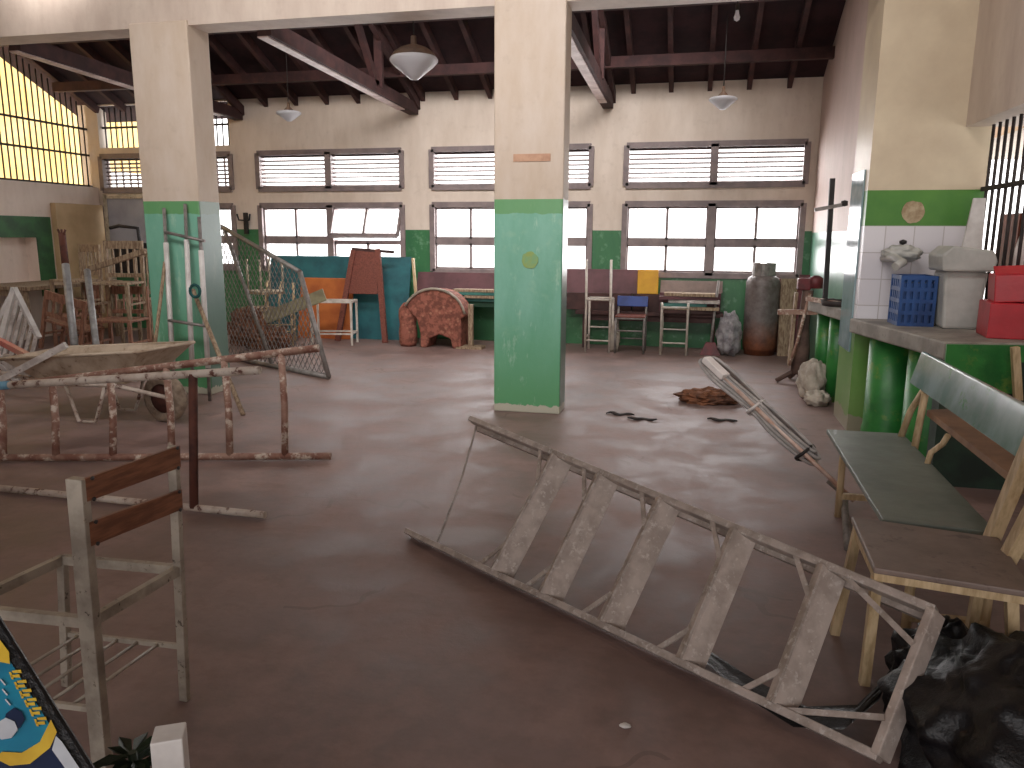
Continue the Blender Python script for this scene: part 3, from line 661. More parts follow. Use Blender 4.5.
# blue crate
cx0, cx1, cy0, cy1, cz0, cz1 = 1.43, 1.645, 5.9, 6.16, .9, 1.25
cr_ = MB()
for i in range(6):
    x = cx0+(cx1-cx0)*i/5
    for y in (cy0, cy1): cr_.box((x-.012, y-.008, cz0), (x+.012, y+.008, cz1))
for i in range(6):
    y = cy0+(cy1-cy0)*i/5
    for x in (cx0, cx1): cr_.box((x-.008, y-.012, cz0), (x+.008, y+.012, cz1))
for i in range(5):
    z = cz0+.012+(cz1-cz0-.024)*i/4
    for y in (cy0, cy1): cr_.box((cx0, y-.01, z-.014), (cx1, y+.01, z+.014))
    for x in (cx0, cx1): cr_.box((x-.01, cy0, z-.014), (x+.01, cy1, z+.014))
cr_.box((cx0, cy0, cz0), (cx1, cy1, cz0+.02)); cr_.box((cx0+.015, cy0+.015, cz0+.02), (cx1-.015, cy1-.015, cz1-.05))
cr_.solo('crate', 'crate_blue', 'blue plastic lattice crate on the near counter', 'crate')
# grey tank
t = thing('water_tank', 'pale grey plastic tank with wide lid beside the blue crate', 'tank', (1.78, 5.85, .9))
MB().prism([(1.68, 5.78, .9), (1.9, 5.78, .9), (1.93, 5.78, 1.29), (1.66, 5.78, 1.29)], (0, .26, 0)).build('body', 'grey_plastic', t, .02)
MB().prism([(1.63, 5.73, 1.29), (1.94, 5.73, 1.29), (1.96, 5.73, 1.36), (1.93, 5.73, 1.43), (1.68, 5.73, 1.46), (1.62, 5.73, 1.4)], (0, .34, 0)).build('lid', 'grey_plastic', t, .015)
a_ = oY(903, 258, 5.95); b_ = oY(945, 268, 5.95)
t = thing('tap', 'pale dusty tap spout on the tiles above the blue crate', 'tap', (a_.x, 6.1, a_.z))
MB().tube([(1.4, 6.38, 1.36), (1.42, 6.15, 1.37), (1.44, 5.98, 1.34), (1.38, 5.93, 1.31)], .03, 10).build('spout', 'grey_plastic', t)
MB().blob((1.5, 6.28, 1.4), (.13, .09, .06), .3, 3, 4).build('body', 'grey_plastic', t)
MB().lathe([(0, 0), (.025, .01), (.025, .03), (0, .04)], (1.5, 6.28, 1.46), 12).build('knob', 'black_metal', t)
# red boxes
t = thing('carton', 'lower red carton at the end of the near counter', 'box', (1.98, 5.5, .9))
MB(T((1.96, 5.42, .9), -.12)).box((-.15, -.15, 0), (.28, .17, .22)).build('body', 'red_box', t, .006)
t = thing('carton', 'upper red carton with open flap, tilted on the lower red carton', 'box', (1.98, 5.5, 1.12))
Tm = T((1.97, 5.45, 1.125), -.2, 0, -.06)
MB(Tm).box((-.12, -.15, 0), (.28, .15, .17)).build('body', 'red_box', t, .006)
MB(Tm).prism([(-.12, -.15, .17), (.28, -.15, .17), (.28, -.05, .215), (-.12, -.05, .215)], (0, .004, .006)).build('flap', 'red_box', t)
MB().prism([V((1.79, 6.15, .9)), V((1.98, 6.15, .9)), oY(982, 250, 6.15), oY(986, 198, 6.15), oY(974, 198, 6.15), oY(962, 248, 6.15)], (0, .02, 0)).solo('plank', 'white_plastic', 'tapered white board standing behind the grey tank by the bars', 'board')
MB().prism([oY(1010, 262, 5.72), V((2.03, 5.72, .9)), V((2.12, 5.72, .9)), oY(1044, 222, 5.72), oY(1026, 222, 5.72)], (0, .015, 0)).solo('plank', 'white_plastic', 'white board slanting behind the red cartons', 'board')
bars = [((2.02, 6.3-.12*i, 1.0), (2.02, 6.3-.12*i, 2.3)) for i in range(16)]
grille('window_grille', bars, [((2.02, 6.38, z), (2.02, 4.4, z)) for z in (1.86, 1.02)], 'grille of dark bars in the right opening above the counter', 'window bars', .011)
mb = MB()
for i in range(14): mb.box((2.62, 4.2+.26*i, 0), (2.68, 4.38+.26*i, 1.72)); mb.box((2.65, 4.38+.26*i, 0), (2.68, 4.46+.26*i, 1.72))
mb.solo('fence', 'brown_sheet', 'brown corrugated fence outside the barred right opening', 'fence')

# ================================================================ BENCH AND SEAT AT RIGHT
M['shelf_wood'] = mat('shelf_wood', srgb(156, 116, 84), srgb(124, 88, 62), 5, rough=.6)
t = thing('bench', 'long grey-green bench with glossy green backrest beside the counter', 'bench', (1.0, 3.75, 0))
MB().prism([(.775, 4.5, .425), (.75, 3.04, .425), (1.13, 3.0, .425), (1.17, 4.5, .425)], (0, 0, .025)).build('seat', 'bench_green', t, .004)
MB().prism([(1.19, 4.56, .725), (1.17, 2.85, .725), (1.215, 2.85, .9), (1.235, 4.56, .9)], (.022, 0, 0)).build('backrest', 'bench_gloss', t, .006)
MB().prism([(1.22, 4.3, .6), (1.2, 2.85, .6), (1.36, 2.85, .62), (1.4, 4.3, .62)], (0, 0, .03)).build('shelf', 'shelf_wood', t)
for y in (4.38, 2.98):
    MB().tube([(1.14, y+.06, .42), (1.17, y+.02, .6), (1.2, y-.05, .72), (1.2, y-.09, .71), (1.16, y-.15, .42)], .018, 8).build('back_support', 'wood_pale', t)
    for x in (.84, 1.1):
        MB().tube([(x, y-.05, 0), (x, y-.05, .425)], .018, 8).build('leg', 'wood_pale', t)
MB().tube([(1.13, 3.9, .43), (1.15, 3.92, .5), (1.19, 3.9, .55), (1.2, 3.87, .6)], .014, 8).build('bracket', 'wood_pale', t)
for y in (4.33, 2.93): MB().bar((.84, y, .12), (1.1, y, .12), .03).build('stretcher', 'wood_pale', t)
# chair
t = thing('school_chair', 'wooden school chair with brown seat and pale legs at the near bench end', 'chair', (.86, 2.75, 0))
MB().prism([(.63, 3.0, .445), (.61, 2.52, .445), (1.04, 2.44, .445), (1.1, 2.9, .445)], (0, 0, .022)).build('seat', 'seat_brown', t, .006)
MB().prism([(.615, 2.525, .42), (1.035, 2.45, .42), (1.035, 2.45, .445), (.615, 2.525, .445)], (0, .02, 0)).build('apron', 'wood_pale', t)
MB().prism([(.64, 2.98, .40), (.625, 2.54, .40), (.625, 2.54, .445), (.64, 2.98, .445)], (.02, 0, 0)).build('apron', 'wood_pale', t)
for p, q in (((.64, 2.62, 0), (.63, 2.55, .44)), ((.60, 2.96, 0), (.65, 2.96, .44)), ((1.08, 2.56, 0), (1.0, 2.5, .44)), ((1.02, 2.84, 0), (1.04, 2.84, .44))):
    MB().bar(p, q, .032, .032).build('leg', 'wood_pale', t)
MB().bar((1.08, 2.95, .38), (1.16, 2.80, 1.0), .05, .04, up=(1, 0, 0)).build('back_post', 'wood_pale', t)
MB().bar((1.07, 2.78, .38), (1.14, 2.62, .85), .05, .04, up=(1, 0, 0)).build('back_post', 'wood_pale', t)

# ================================================================ TIED CABLE BUNDLE
M['block_white'] = mat('block_white', srgb(236, 230, 226), srgb(220, 212, 208), 6)
A = fl(852, 503, .03); E_ = oY(701, 361, 5.3)
t = thing('cable_bundle', 'tied bundle of grey cable loops around a copper pipe leaning by the bench', 'cable bundle', A)
d = (E_-A); L = d.length; dn = d.normalized(); sd = dn.cross(V((0, 0, 1))).normalized(); up_ = sd.cross(dn)
P = lambda u, s_, h=0: A+dn*(u*L)+sd*s_+up_*h
MB().tube([P(.0, 0, .02), P(.86, -.005, .03)], .014, 8).build('pipe', 'copper', t)
MB(None).obox(P(.9, -.01, .045), dn*.1, sd*.034, up_*.022).build('block', 'block_white', t, .006)
for k in range(5):
    w = .12-.018*k; a0 = .24+.03*(k % 3); pts = []; u1 = 1.02-.012*k
    for i in range(48):
        a = 2*PI*i/48; cu_ = math.cos(a)
        u = .5*(u1+a0)+.5*(u1-a0)*math.copysign(abs(cu_)**.75, cu_)
        pinch = .42+.58*min(1, max(0, abs(u-.6)-.02)/.26) if u > .6 else .45+.3*min(1, abs(u-.6)/.12)
        pts.append(P(u, .05+w*pinch*math.copysign(abs(math.sin(a))**.8, math.sin(a)), -.012+.016*k))
    MB().tube(pts, .011, 6, closed=True).build('cable_loop', 'cable', t)
for u in (.62, .3):
    pts = [P(u+.01*math.sin(i), .05+.078*math.cos(2*PI*i/12), .055*math.sin(2*PI*i/12)) for i in range(12)]
    MB().tube(pts, .011, 6, closed=True).build('tie', 'white_plastic' if u > .5 else 'black_metal', t)
MB().tube([P(.14, .02, -.01), P(.06, .03, -.01), fl(848, 548, .03)], .02, 8).build('lower_rod', 'galv', t)
# clod on the floor
c = fl(708, 402); MB().blob((c.x, c.y, .04), (.27, .16, .08), .35, 3.5, 9, mz=0.0, flat=True).solo('rubble_slab', 'dirt_brick', 'flat brown broken slab on the floor near the cable bundle', 'rubble')
for k, (x, y, lb) in enumerate(((620, 415, 'dark curled scrap on the floor right of the middle pillar base'), (722, 421, 'thin dark scrap on the floor below the brown slab'), (642, 420, 'small dark scrap on the floor between pillar and brown slab'))):
    c = fl(x, y); pts = []
    for i in range(9): pts.append(V((c.x-.12+.03*i, c.y+.03*math.sin(i*1.3+k), .008+.008*math.sin(i))))
    MB().tube(pts, .012, 6, rs=[.004+.012*math.sin(PI*(i+.5)/9) for i in range(9)]).solo('scrap', 'iron_dark', lb, 'scrap')
c = fl(625, 727); MB().blob((c.x, c.y, .005), (.018, .012, .006), .3, 3, 2, 8, mz=0).solo('pebble', 'white_plastic', 'small white chip on the dark foreground floor', 'chip')

# ================================================================ STEP LADDER
B0, B1 = fl(408, 532, .03), fl(880, 758, .03)
T0, T1 = fl(472, 420, .56), fl(936, 612, .38)
t = thing('step_ladder', 'grey aluminium step ladder lying on its side in the foreground', 'ladder', (B0+B1)/2*1.0)
t.location = V(((B0.x+B1.x)/2, (B0.y+B1.y)/2, 0))
un = (B1-B0).normalized(); vn = ((T0+T1)/2-(B0+B1)/2); vn = (vn-un*vn.dot(un)).normalized(); wn_ = un.cross(vn).normalized()
if wn_.y < 0: wn_ = -wn_
def solve(a, b, x):
    lo, hi = 0., 1.
    for _ in range(40):
        mI = (lo+hi)/2
        if pxx(lerp(a, b, mI)) < x: lo = mI
        else: hi = mI
    return lo
for p, q in ((B0, B1), (T0, T1)):
    r_ = MB(); r_.bar(p, q, .028, .06, up=wn_); o_ = r_.build('rail', 'alu', t, .004)
    MB().bar(lerp(p, q, .0)+wn_*.028, q+wn_*.028, .012, .012, up=wn_).build('rail_lip', 'alu', t)
tb = [(501, 563), (550, 609), (610, 670), (690, 745), (782, 834)]
tds = [(solve(B0, B1, b_), solve(T0, T1, t_)) for b_, t_ in tb]
for i, (sb, st) in enumerate(tds):
    p, q = lerp(B0, B1, sb), lerp(T0, T1, st); dep = (un*.55+wn_*.83)
    ax = (q-p)/2; dep = (dep-ax.normalized()*dep.dot(ax.normalized())).normalized(); nn = ax.normalized().cross(dep)
    tr = MB().obox((p+q)/2, ax*.97, dep*.052, nn*.006).build('tread', 'alu_tread', t, .003)
    MB().obox((p+q)/2-dep*.052, ax*.97, dep*.005, nn*.016).build('tread_lip', 'alu', tr)
    for v_, (ra, rb, s_) in ((.22, (B0, B1, sb)), (.75, (T0, T1, st))):
        f_ = lerp(ra, rb, max(0, s_-.06))-wn_*.015; MB().bar(f_, lerp(p, q, v_)-dep*.054, .018, .008, up=wn_).build('brace', 'alu', t)
# top cap with braces
ax = (T1-B1)/2; dep = (un*.25+wn_*.95).normalized()
dep = (dep-ax.normalized()*dep.dot(ax.normalized())).normalized(); nn = ax.normalized().cross(dep)
MB().obox((B1+T1)/2, ax*1.0, dep*.036, nn*.014).build('top_cap', 'alu_tread', t, .004)
for v_, (ra, rb) in ((.22, (B0, B1)), (.72, (T0, T1))):
    MB().bar(lerp(ra, rb, .87)-wn_*.015, lerp(B1, T1, v_)-dep*.05, .018, .008, up=wn_).build('brace', 'alu', t)
# rear frame folded against the back
for v_, s0 in ((.28, .1), (.97, .0)):
    p, q = lerp(lerp(B0, T0, v_), lerp(B1, T1, v_), s0)+wn_*.06, lerp(B1, T1, v_)+wn_*.075
    if v_ > .5: MB().bar(p, q, .022, .03, up=wn_).build('rear_rail', 'alu', t)
p, q = lerp(B0, B1, .1), lerp(T0, T1, .02); MB().tube([p, lerp(p, q, .5)+wn_*.02, q], .006, 6).build('spreader_wire', 'alu', t)
# black plastic sheet under the ladder and black sack at right
strip = []
pth = [(690, 640, .012), (705, 658, .02), (745, 690, .012), (800, 718, .02), (850, 722, .03), (885, 690, .04), (905, 640, .05)]
mb = MB(); vs = []; fs = []
for i, (x, y, z) in enumerate(pth):
    c = fl(x, y, z); wv = .05+.035*i
    for j in range(5):
        vs.append(c+V((.35, .8, 0))*wv*(j/4-.5)+V((0, 0, .02*abs(math.sin(i*2+j*1.7)))))
for i in range(len(pth)-1):
    for j in range(4): fs.append((i*5+j, i*5+j+1, i*5+j+6, i*5+j+5))
mb.add(vs, fs, True); mb.solo('plastic_sheet', 'black_plastic', 'black plastic strip on the floor beneath the ladder top', 'plastic sheet')
mb = MB(); c = fl(985, 725, .15)
mb.blob((1.03, 2.26, .1), (.36, .36, .27), .26, 1.9, 21, 44, mz=0.0)
mb.solo('garbage_bag', 'black_plastic', 'large crumpled black garbage bag at the lower right corner', 'bag')
MB().blob((.88, 2.66, .06), (.15, .12, .17), .3, 2.4, 25, 24, mz=0.0).solo('garbage_bag', 'black_plastic', 'small flat black bag beneath the wooden school chair', 'bag')

# ================================================================ FOREGROUND CHAIR
n1, n2 = fl(103, 770), fl(185, 700)
t = thing('school_chair', 'cream metal chair frame with two brown back slats, no seat, foreground left', 'chair', (-1.78, 1.8, 0))
H1 = 0.86
def top(pxy, base, k=1.):
    d = ray(*pxy); tt = math.hypot(base.x, base.y)/math.hypot(d.x, d.y)*k; return V((tt*d.x, tt*d.y, CH+tt*d.z))
t1, t2 = top((77, 478), n1), top((173, 446), n2)
for p, q, w_, h_ in ((n1, t1, .03, .05), (n2, t2, .022, .03)):
    MB().bar(p, q, w_, h_, up=(1, 0, 0)).build('leg', 'chair_metal', t, .003)
L1 = lambda z: lerp(n1, t1, (z-n1.z)/(t1.z-n1.z)); L2 = lambda z: lerp(n2, t2, (z-n2.z)/(t2.z-n2.z))
zs_ = .455; fwd = V((-.42, -.02, 0)); F1 = lambda z: V((L1(z)+fwd).xyz)+V((-.02*(1-z/.455), 0, 0)); F2 = lambda z: L2(z)+fwd+V((-.02*(1-z/.455), 0, 0))
for F_ in (F1, F2): MB().bar(F_(0), F_(zs_), .024, .028, up=(1, 0, 0)).build('leg', 'chair_metal', t, .003)
f = MB()
for p, q in ((L1(zs_), L2(zs_)), (F1(zs_), F2(zs_)), (L1(zs_), F1(zs_)), (L2(zs_), F2(zs_))): f.bar(p, q, .022, .03)
f.build('seat_frame', 'chair_metal', t)
zl = .19
for p, q in ((L2(zl), F2(zl)), (L1(zl), F1(zl))): MB().bar(p, q, .012, .016).build('side_rail', 'chair_metal', t)
for k in range(5):
    s_ = .2+.17*k; MB().tube([lerp(L1(zl), F1(zl), s_), lerp(L2(zl), F2(zl), s_)], .006, 6).build('rack_rod', 'chair_metal', t)
zL = lambda y, b_, x_: top((x_, y), b_).z
for ya, yb_, yc_, yd_ in ((477, 500, 445, 467), (521, 545, 489, 509)):
    P4 = [L1(zL(ya, n1, 85)), L2(zL(yc_, n2, 172)), L2(zL(yd_, n2, 172)), L1(zL(yb_, n1, 88))]
    MB().prism([p+V((.014, 0, 0)) for p in P4], (.012, 0, 0)).build('back_slat', 'wood_slat', t, .002)
    for p in P4:
        p = p*.9+(P4[0]+P4[2])*.05
        MB().lathe([(0, 0), (.005, .002), (.006, .006), (0, .008)], p+V((.026, 0, 0)), 8, axis=(1, 0, 0)).build('screw', 'iron_dark', t)

# ================================================================ RUSTY PIPE LADDER AND FRAME
t = thing('pipe_ladder', 'long rusty pipe ladder standing on its side on the left floor', 'ladder', (-3.4, 4.5, 0))
c0, c1 = fl(-40, 458, .03), fl(331, 456, .03)
a0, a1 = top((-40, 391.5), fl(-40, 455)), top((319, 348), fl(319, 456))
MB().tube([c0, c1], .024, 10).build('lower_rail', 'rust_pipe', t); MB().tube([a0, a1], .026, 10).build('upper_rail', 'rust_pipe', t)
for xb, xt in ((3, 0), (56, 52), (113, 110), (172, 166), (230, 224), (285, 281)):
    p, q = lerp(c0, c1, solve(c0, c1, xb)), lerp(a0, a1, solve(a0, a1, xt)); md = lerp(p, q, .5)+V((.012, 0, 0))
    MB().tube([p, md, q], .024, 10).build('rung', 'rust_pipe', t)
t = thing('pipe_stand', 'two-rail rusty frame with white pipe and single post before the pipe ladder', 'frame', (-3.0, 3.6, 0))
d0, d1 = fl(-40, 484, .025), fl(265, 515, .025)
b0, b1 = top((-40, 388), fl(-40, 486)), top((260, 370), fl(262, 515))
MB().tube([d0, d1], .02, 10).build('lower_rail', 'rust_white', t)
MB().tube([b0, lerp(b0, b1, .3), b1], .022, 10).build('upper_rail', 'rust_white', t)
s0 = solve(b0, b1, 10); M['blue_tape'] = mat('blue_tape', srgb(120, 170, 196), None, 12)
MB().tube([lerp(b0, b1, 0), lerp(b0, b1, s0)], .0245, 10).build('blue_sleeve', 'blue_tape', t)
p, q = lerp(d0, d1, solve(d0, d1, 194)), lerp(b0, b1, solve(b0, b1, 193)); MB().tube([p, q], .024, 10).build('post', 'rust_dark', t)

# ================================================================ WHEELBARROW
t = thing('wheelbarrow', 'cream rusty wheelbarrow behind the pipe ladder by the left pillar', 'wheelbarrow', (-4.6, 5.3, 0))
yw = 5.35
rim_ = [(-5.35, 5.0, .52), (-4.1, 5.05, .62), (-4.05, 5.65, .62), (-5.4, 5.7, .52)]
bot_ = [(-5.1, 5.12, .33), (-4.35, 5.15, .34), (-4.35, 5.55, .34), (-5.1, 5.6, .33)]
mb = MB(); off = V((0, 0, .012))
mb.add([V(p) for p in rim_]+[V(p) for p in bot_], [(4, 5, 6, 7), (0, 1, 5, 4), (1, 2, 6, 5), (2, 3, 7, 6), (3, 0, 4, 7)])
tray = mb.build('tray', 'barrow_tray', t); sol = tray.modifiers.new('thick', 'SOLIDIFY'); sol.thickness = .015
MB().tube(rim_, .014, 8, closed=True).build('tray_rim', 'barrow_tray', tray)
wc = V((-4.14, yw, .2))
MB().lathe([(.12, -.04), (.175, -.045), (.2, -.025), (.205, 0), (.2, .025), (.175, .045), (.12, .04), (.12, -.04)], wc, 28, axis=(.12, 1, 0), cap=False).build('tyre', 'tyre', t)
MB().lathe([(.0, -.03), (.12, -.03), (.12, .03), (0, .03)], wc, 20, axis=(.12, 1, 0)).build('wheel_hub', 'rust_dark', t)
for y in (5.12, 5.58):
    MB().tube([(-4.02, yw+(y-yw)*.4, .22), (-4.4, y, .33), (-5.0, y, .32), (-5.9, y-.02, .45)], .018, 8).build('handle', 'rust_white', t)
    MB().tube([(-4.88, y, .33), (-4.78, y, .02), (-4.62, y, .02), (-4.5, y, .33)], .014, 8).build('leg', 'rust_white', t)

# ================================================================ LEFT PILLAR RACK AND STICKS
t = thing('metal_rack', 'rack of three white-sleeved uprights leaning on the left pillar', 'rack', (-4.5, 6.1, 0))
ups = [((164, 208), (174, 385)), ((185, 204), (193, 385)), ((199, 217), (209, 385))]
yl = lambda z: 6.37-.22*(1-z/1.8)
def onl(x, y):
    Y = 6.3
    for _ in range(5): p = oY(x, y, Y); Y = yl(p.z)
    return oY(x, y, Y)
for a, b in ups:
    p, q = onl(*a), onl(*b); q = p+(q-p)*((p.z-.0)/(p.z-q.z))
    up_o = MB().tube([p, q], .016, 8).build('upright', 'galv', t)
    MB().tube([lerp(p, q, .18), lerp(p, q, .82)], .024, 8).build('white_sleeve', 'white_plastic', up_o)
for (a, b) in (((166, 232), (206, 241)), ((170, 320), (208, 326))): MB().tube([onl(*a)+V((0, -.02, 0)), onl(*b)+V((0, -.02, 0))], .014, 8).build('crossbar', 'galv', t)
def stick(a, b, lab, mt_, r=.016):
    p, q = oY(*a, 6.3), oY(*b, 6.0); q = p+(q-p)*((p.z)/(p.z-q.z)); q.z = 0.005
    return MB().tube([p, q], r, 8).solo('stick', mt_, lab, 'stick')
stick((165, 262), (155, 345), 'brown stick leaning on the left side of the left pillar front', 'wood_old')
stick((193, 290), (217, 350), 'brown stick slanting right across the left pillar under the green loop', 'wood_old', .02)
lc = oY(195, 291, 6.1); pts = [lc+V((.05*math.cos(a), 0, .055*math.sin(a))) for a in [2*PI*i/14 for i in range(14)]]
MB().tube(pts, .014, 6, closed=True).solo('rope_loop', 'teal_rope', 'dark green rope loop hanging on the slanting stick at the left pillar', 'rope')

# ================================================================ CHAIN LINK GATE
A = V((-3.72, 7.42, 0)); Bq = V((-5.95, 8.6, 0)); gd = (Bq-A).normalized(); gn = V((-gd.y, gd.x, 0))
def onplane(x, y):
    d = ray(x, y); o = V((0, 0, CH)); tt = (A-o).dot(gn)/d.dot(gn); return o+d*tt
G = [A+V((0, 0, .03)), onplane(300, 272), onplane(224, 228), onplane(206, 221), Bq+V((0, 0, .03))]
t = thing('mesh_gate', 'grey chain link gate panel leaning behind the left pillar', 'gate', (A+Bq)/2)
for i in range(5):
    MB().tube([G[i], G[(i+1) % 5]], .028, 8).build('frame_tube', 'galv', t)
ib, it = onplane(272, 364), G[2]
MB().tube([ib, it], .022, 8).build('inner_post', 'galv', t)
def uv(p): return ((p-A).dot(gd), p.z)
poly = [uv(p) for p in G]
def clip(px_, py_, dx, dy):
    t0, t1 = -50, 50; n = len(poly); ar = sum(poly[i][0]*poly[(i+1) % n][1]-poly[(i+1) % n][0]*poly[i][1] for i in range(n)); sg = 1 if ar > 0 else -1
    for i in range(n):
        ax, ay = poly[i]; bx_, by_ = poly[(i+1) % n]; nx, ny = -(by_-ay)*sg, (bx_-ax)*sg
        den = nx*dx+ny*dy; num = nx*(ax-px_)+ny*(ay-py_)
        if abs(den) < 1e-9: continue
        tt = num/den
        if den > 0: t0 = max(t0, tt)
        else: t1 = min(t1, tt)
    return (t0, t1) if t1 > t0 else None
mb = MB()
for sgn in (1, -1):
    for k in range(-40, 60):
        r_ = clip(k*.085, 0, .6*sgn, .8)
        if r_:
            p = [A+gd*(k*.085+.6*sgn*s_)+V((0, 0, .8*s_)) for s_ in r_]
            if (p[1]-p[0]).length > .04: mb.bar(p[0], p[1], .0065)
mb.build('chain_link', 'galv', t)
# chairs and lumber behind the gate
ch_pos = [((-5.6, 9.75, 0), .4, 'bare cream chair frame behind the chain link gate, right one'), ((-6.1, 10.1, 0), -.5, 'bare cream chair frame behind the chain link gate, left one')]
for p, r_, lb in ch_pos: metal_chair('school_chair', lb, p, r_, .36, .38, .45, .85, 'wood_pale', 'wood_old')
Tm = Matrix.Translation((-5.85, 9.85, 1.18)) @ Matrix.Rotation(PI, 4, 'Y') @ Matrix.Rotation(.5, 4, 'Z')
t = thing('school_chair', 'upturned cream chair frame on top of the chairs behind the gate', 'chair', (-5.85, 9.85, .5))
for sx in (-1, 1):
    for sy in (-1, 1): MB(Tm).tube([(sx*.17, sy*.17, 0), (sx*.17, sy*.17, .45)], .015, 8).build('leg', 'cream_metal', t)
f = MB(Tm)
for s_ in (-1, 1): f.tube([(s_*.17, -.17, .44), (s_*.17, .17, .44)], .014, 6); f.tube([(-.17, s_*.17, .44), (.17, s_*.17, .44)], .014, 6)
f.build('seat_frame', 'cream_metal', t); MB(Tm).box((-.19, -.19, .45), (.19, .19, .48)).build('seat', 'wood_old', t)
M['olive'] = mat('olive', srgb(140, 134, 104), srgb(120, 112, 88), 6, rough=.7)
MB().bar(V((-5.55, 9.3, .42)), V((-4.75, 9.45, .74)), .03, .16, up=(0, .2, 1)).solo('plank', 'olive', 'olive plank slanting behind the chain link gate', 'plank')
for k, (x, y, z0, rr, lb) in enumerate(((-5.55, 9.3, .14, (.34, .14, .16), 'brown heap of scrap wood on the floor behind the gate, near one'), (-5.95, 9.55, .2, (.3, .16, .3), 'brown heap of scrap wood behind the gate, far one'))):
    MB().blob((x, y, z0), rr, .5, 4, 31+k, 18, mz=0, flat=True).solo('scrap_heap', 'dirt_brick', lb, 'scrap heap')
# hook bracket on back wall
c = oY(246, 222, YB-.05); t = thing('wall_bracket', 'black iron bracket on the back wall left of the left window', 'bracket', c)
MB().bar(c+V((0, 0, -.18)), c+V((0, 0, .14)), .06, .05).build('plate', 'black_metal', t)
for s_ in (-1, 1): MB().tube([c+V((0, 0, .02)), c+V((s_*.09, -.05, .03)), c+V((s_*.11, -.06, .12))], .014, 6).build('prong', 'black_metal', t)

# ================================================================ FAR LEFT CLUTTER
MB().box((-9.398, 9.93, 0), (-9.3, 10.9, 1.97)).solo('cabinet', 'beige_cab', 'tall plain beige cabinet in the far left corner', 'cabinet', bevel=.01)
t = thing('whiteboard', 'grey whiteboard in pale frame standing in the far left corner', 'whiteboard', (-8.45, 10.85, 1.2))
MB().box((-9.18, 10.85, 1.38), (-8.0, 10.89, 2.08)).build('panel', 'whiteboard', t)
f = MB()
for x in (-9.2, -7.98): f.box((x-.03, 10.83, .0), (x+.03, 10.91, 2.14))
f.box((-9.2, 10.83, 2.07), (-7.98, 10.91, 2.14)); f.build('frame', 'cream_metal', t)
MB().box((-9.17, 10.84, .9), (-8.02, 10.89, 1.38)).build('lower_panel', 'black_metal', t)
table('bench', 'cream-topped bench along the left wall below the hatch', -9.3, -8.3, 8.3, 10.0, .84, .05, 'wood_old', 'wood_old', 'bench')
# wooden chairs with slatted backs, pile
def wood_chair(lab, Tm, loc, mt_, w=.4, d=.4, sh=.44, bh=.86, slats=4, group=None):
    t = thing('wooden_chair', lab, 'chair', loc, group)
    for sx in (-1, 1):
        MB(Tm).bar((sx*w/2, -d/2, 0), (sx*w/2, -d/2, sh), .04).build('leg', mt_, t)
        MB(Tm).bar((sx*w/2, d/2, 0), (sx*w/2, d/2+.03, bh), .04).build('leg', mt_, t)
        MB(Tm).bar((sx*w/2, -d/2, .18), (sx*w/2, d/2, .18), .025).build('stretcher', mt_, t)
    MB(Tm).box((-w/2-.02, -d/2-.02, sh), (w/2+.02, d/2+.02, sh+.03)).build('seat', mt_, t, .005)
    MB(Tm).bar((-w/2, d/2+.03, bh-.05), (w/2, d/2+.03, bh-.05), .03, .1).build('top_rail', mt_, t)
    MB(Tm).bar((-w/2, d/2+.01, sh+.1), (w/2, d/2+.01, sh+.1), .025, .05).build('lower_rail', mt_, t)
    s = MB(Tm)
    for k in range(slats):
        x = -w/2+w*(k+1)/(slats+1); s.bar((x, d/2+.012, sh+.1), (x, d/2+.028, bh-.06), .03, .014)
    s.build('back_slats', mt_, t)
rX = lambda p, rz, rx=0, ry=0: T(p, rz, rx, ry)
M['wood_mid'] = mat('wood_mid', srgb(158, 116, 94), srgb(122, 82, 64), 5, rough=.6, stretch=(8, 8, 2))
wood_chair('brown slat-back chair on the floor right of the grey pole', rX((-7.0, 8.3, 0), .15), (-7.0, 8.3, 0), 'wood_mid', .52, .42)
wood_chair('brown slat-back chair standing left of the grey pole', rX((-7.42, 7.92, .09), PI+.1, 0, -.26), (-7.42, 7.92, 0), 'wood_mid', .5, .36, .34, .72, 4)
wood_chair('brown slat-back chair tucked behind the grey poles', rX((-8.0, 8.7, 0), -.4), (-8.0, 8.7, 0), 'wood_mid')
wood_chair('cream slat-back chair stacked on the brown chairs, right one', rX((-6.98, 8.3, .48), .2), (-6.98, 8.3, .48), 'wood_old', .46, .4, .42, .95)
wood_chair('cream slat-back chair stacked on the brown chairs, left one', rX((-7.95, 8.7, .475), -.3), (-7.95, 8.7, .475), 'wood_old', .42, .4, .42, .9)
wood_chair('cream slat-back chair on the floor by the cabinet', rX((-7.5, 9.4, 0), .1), (-7.5, 9.4, 0), 'wood_old', .44, .4, .6, 1.3)
MB().bar(oY(90, 269, 8.04), oY(146, 251, 8.06), .07, .06).solo('timber', 'wood_old', 'grey timber lying across the stacked chairs', 'timber')
p = oY(110, 228, 9.5); MB().tube([p, p+V((.15, 0, .03)), p+V((.45, 0, -.0)), p+V((.47, 0, -.3))], .025, 8).solo('bent_pipe', 'black_metal', 'black bent pipe above the stacked chairs before the whiteboard', 'pipe')
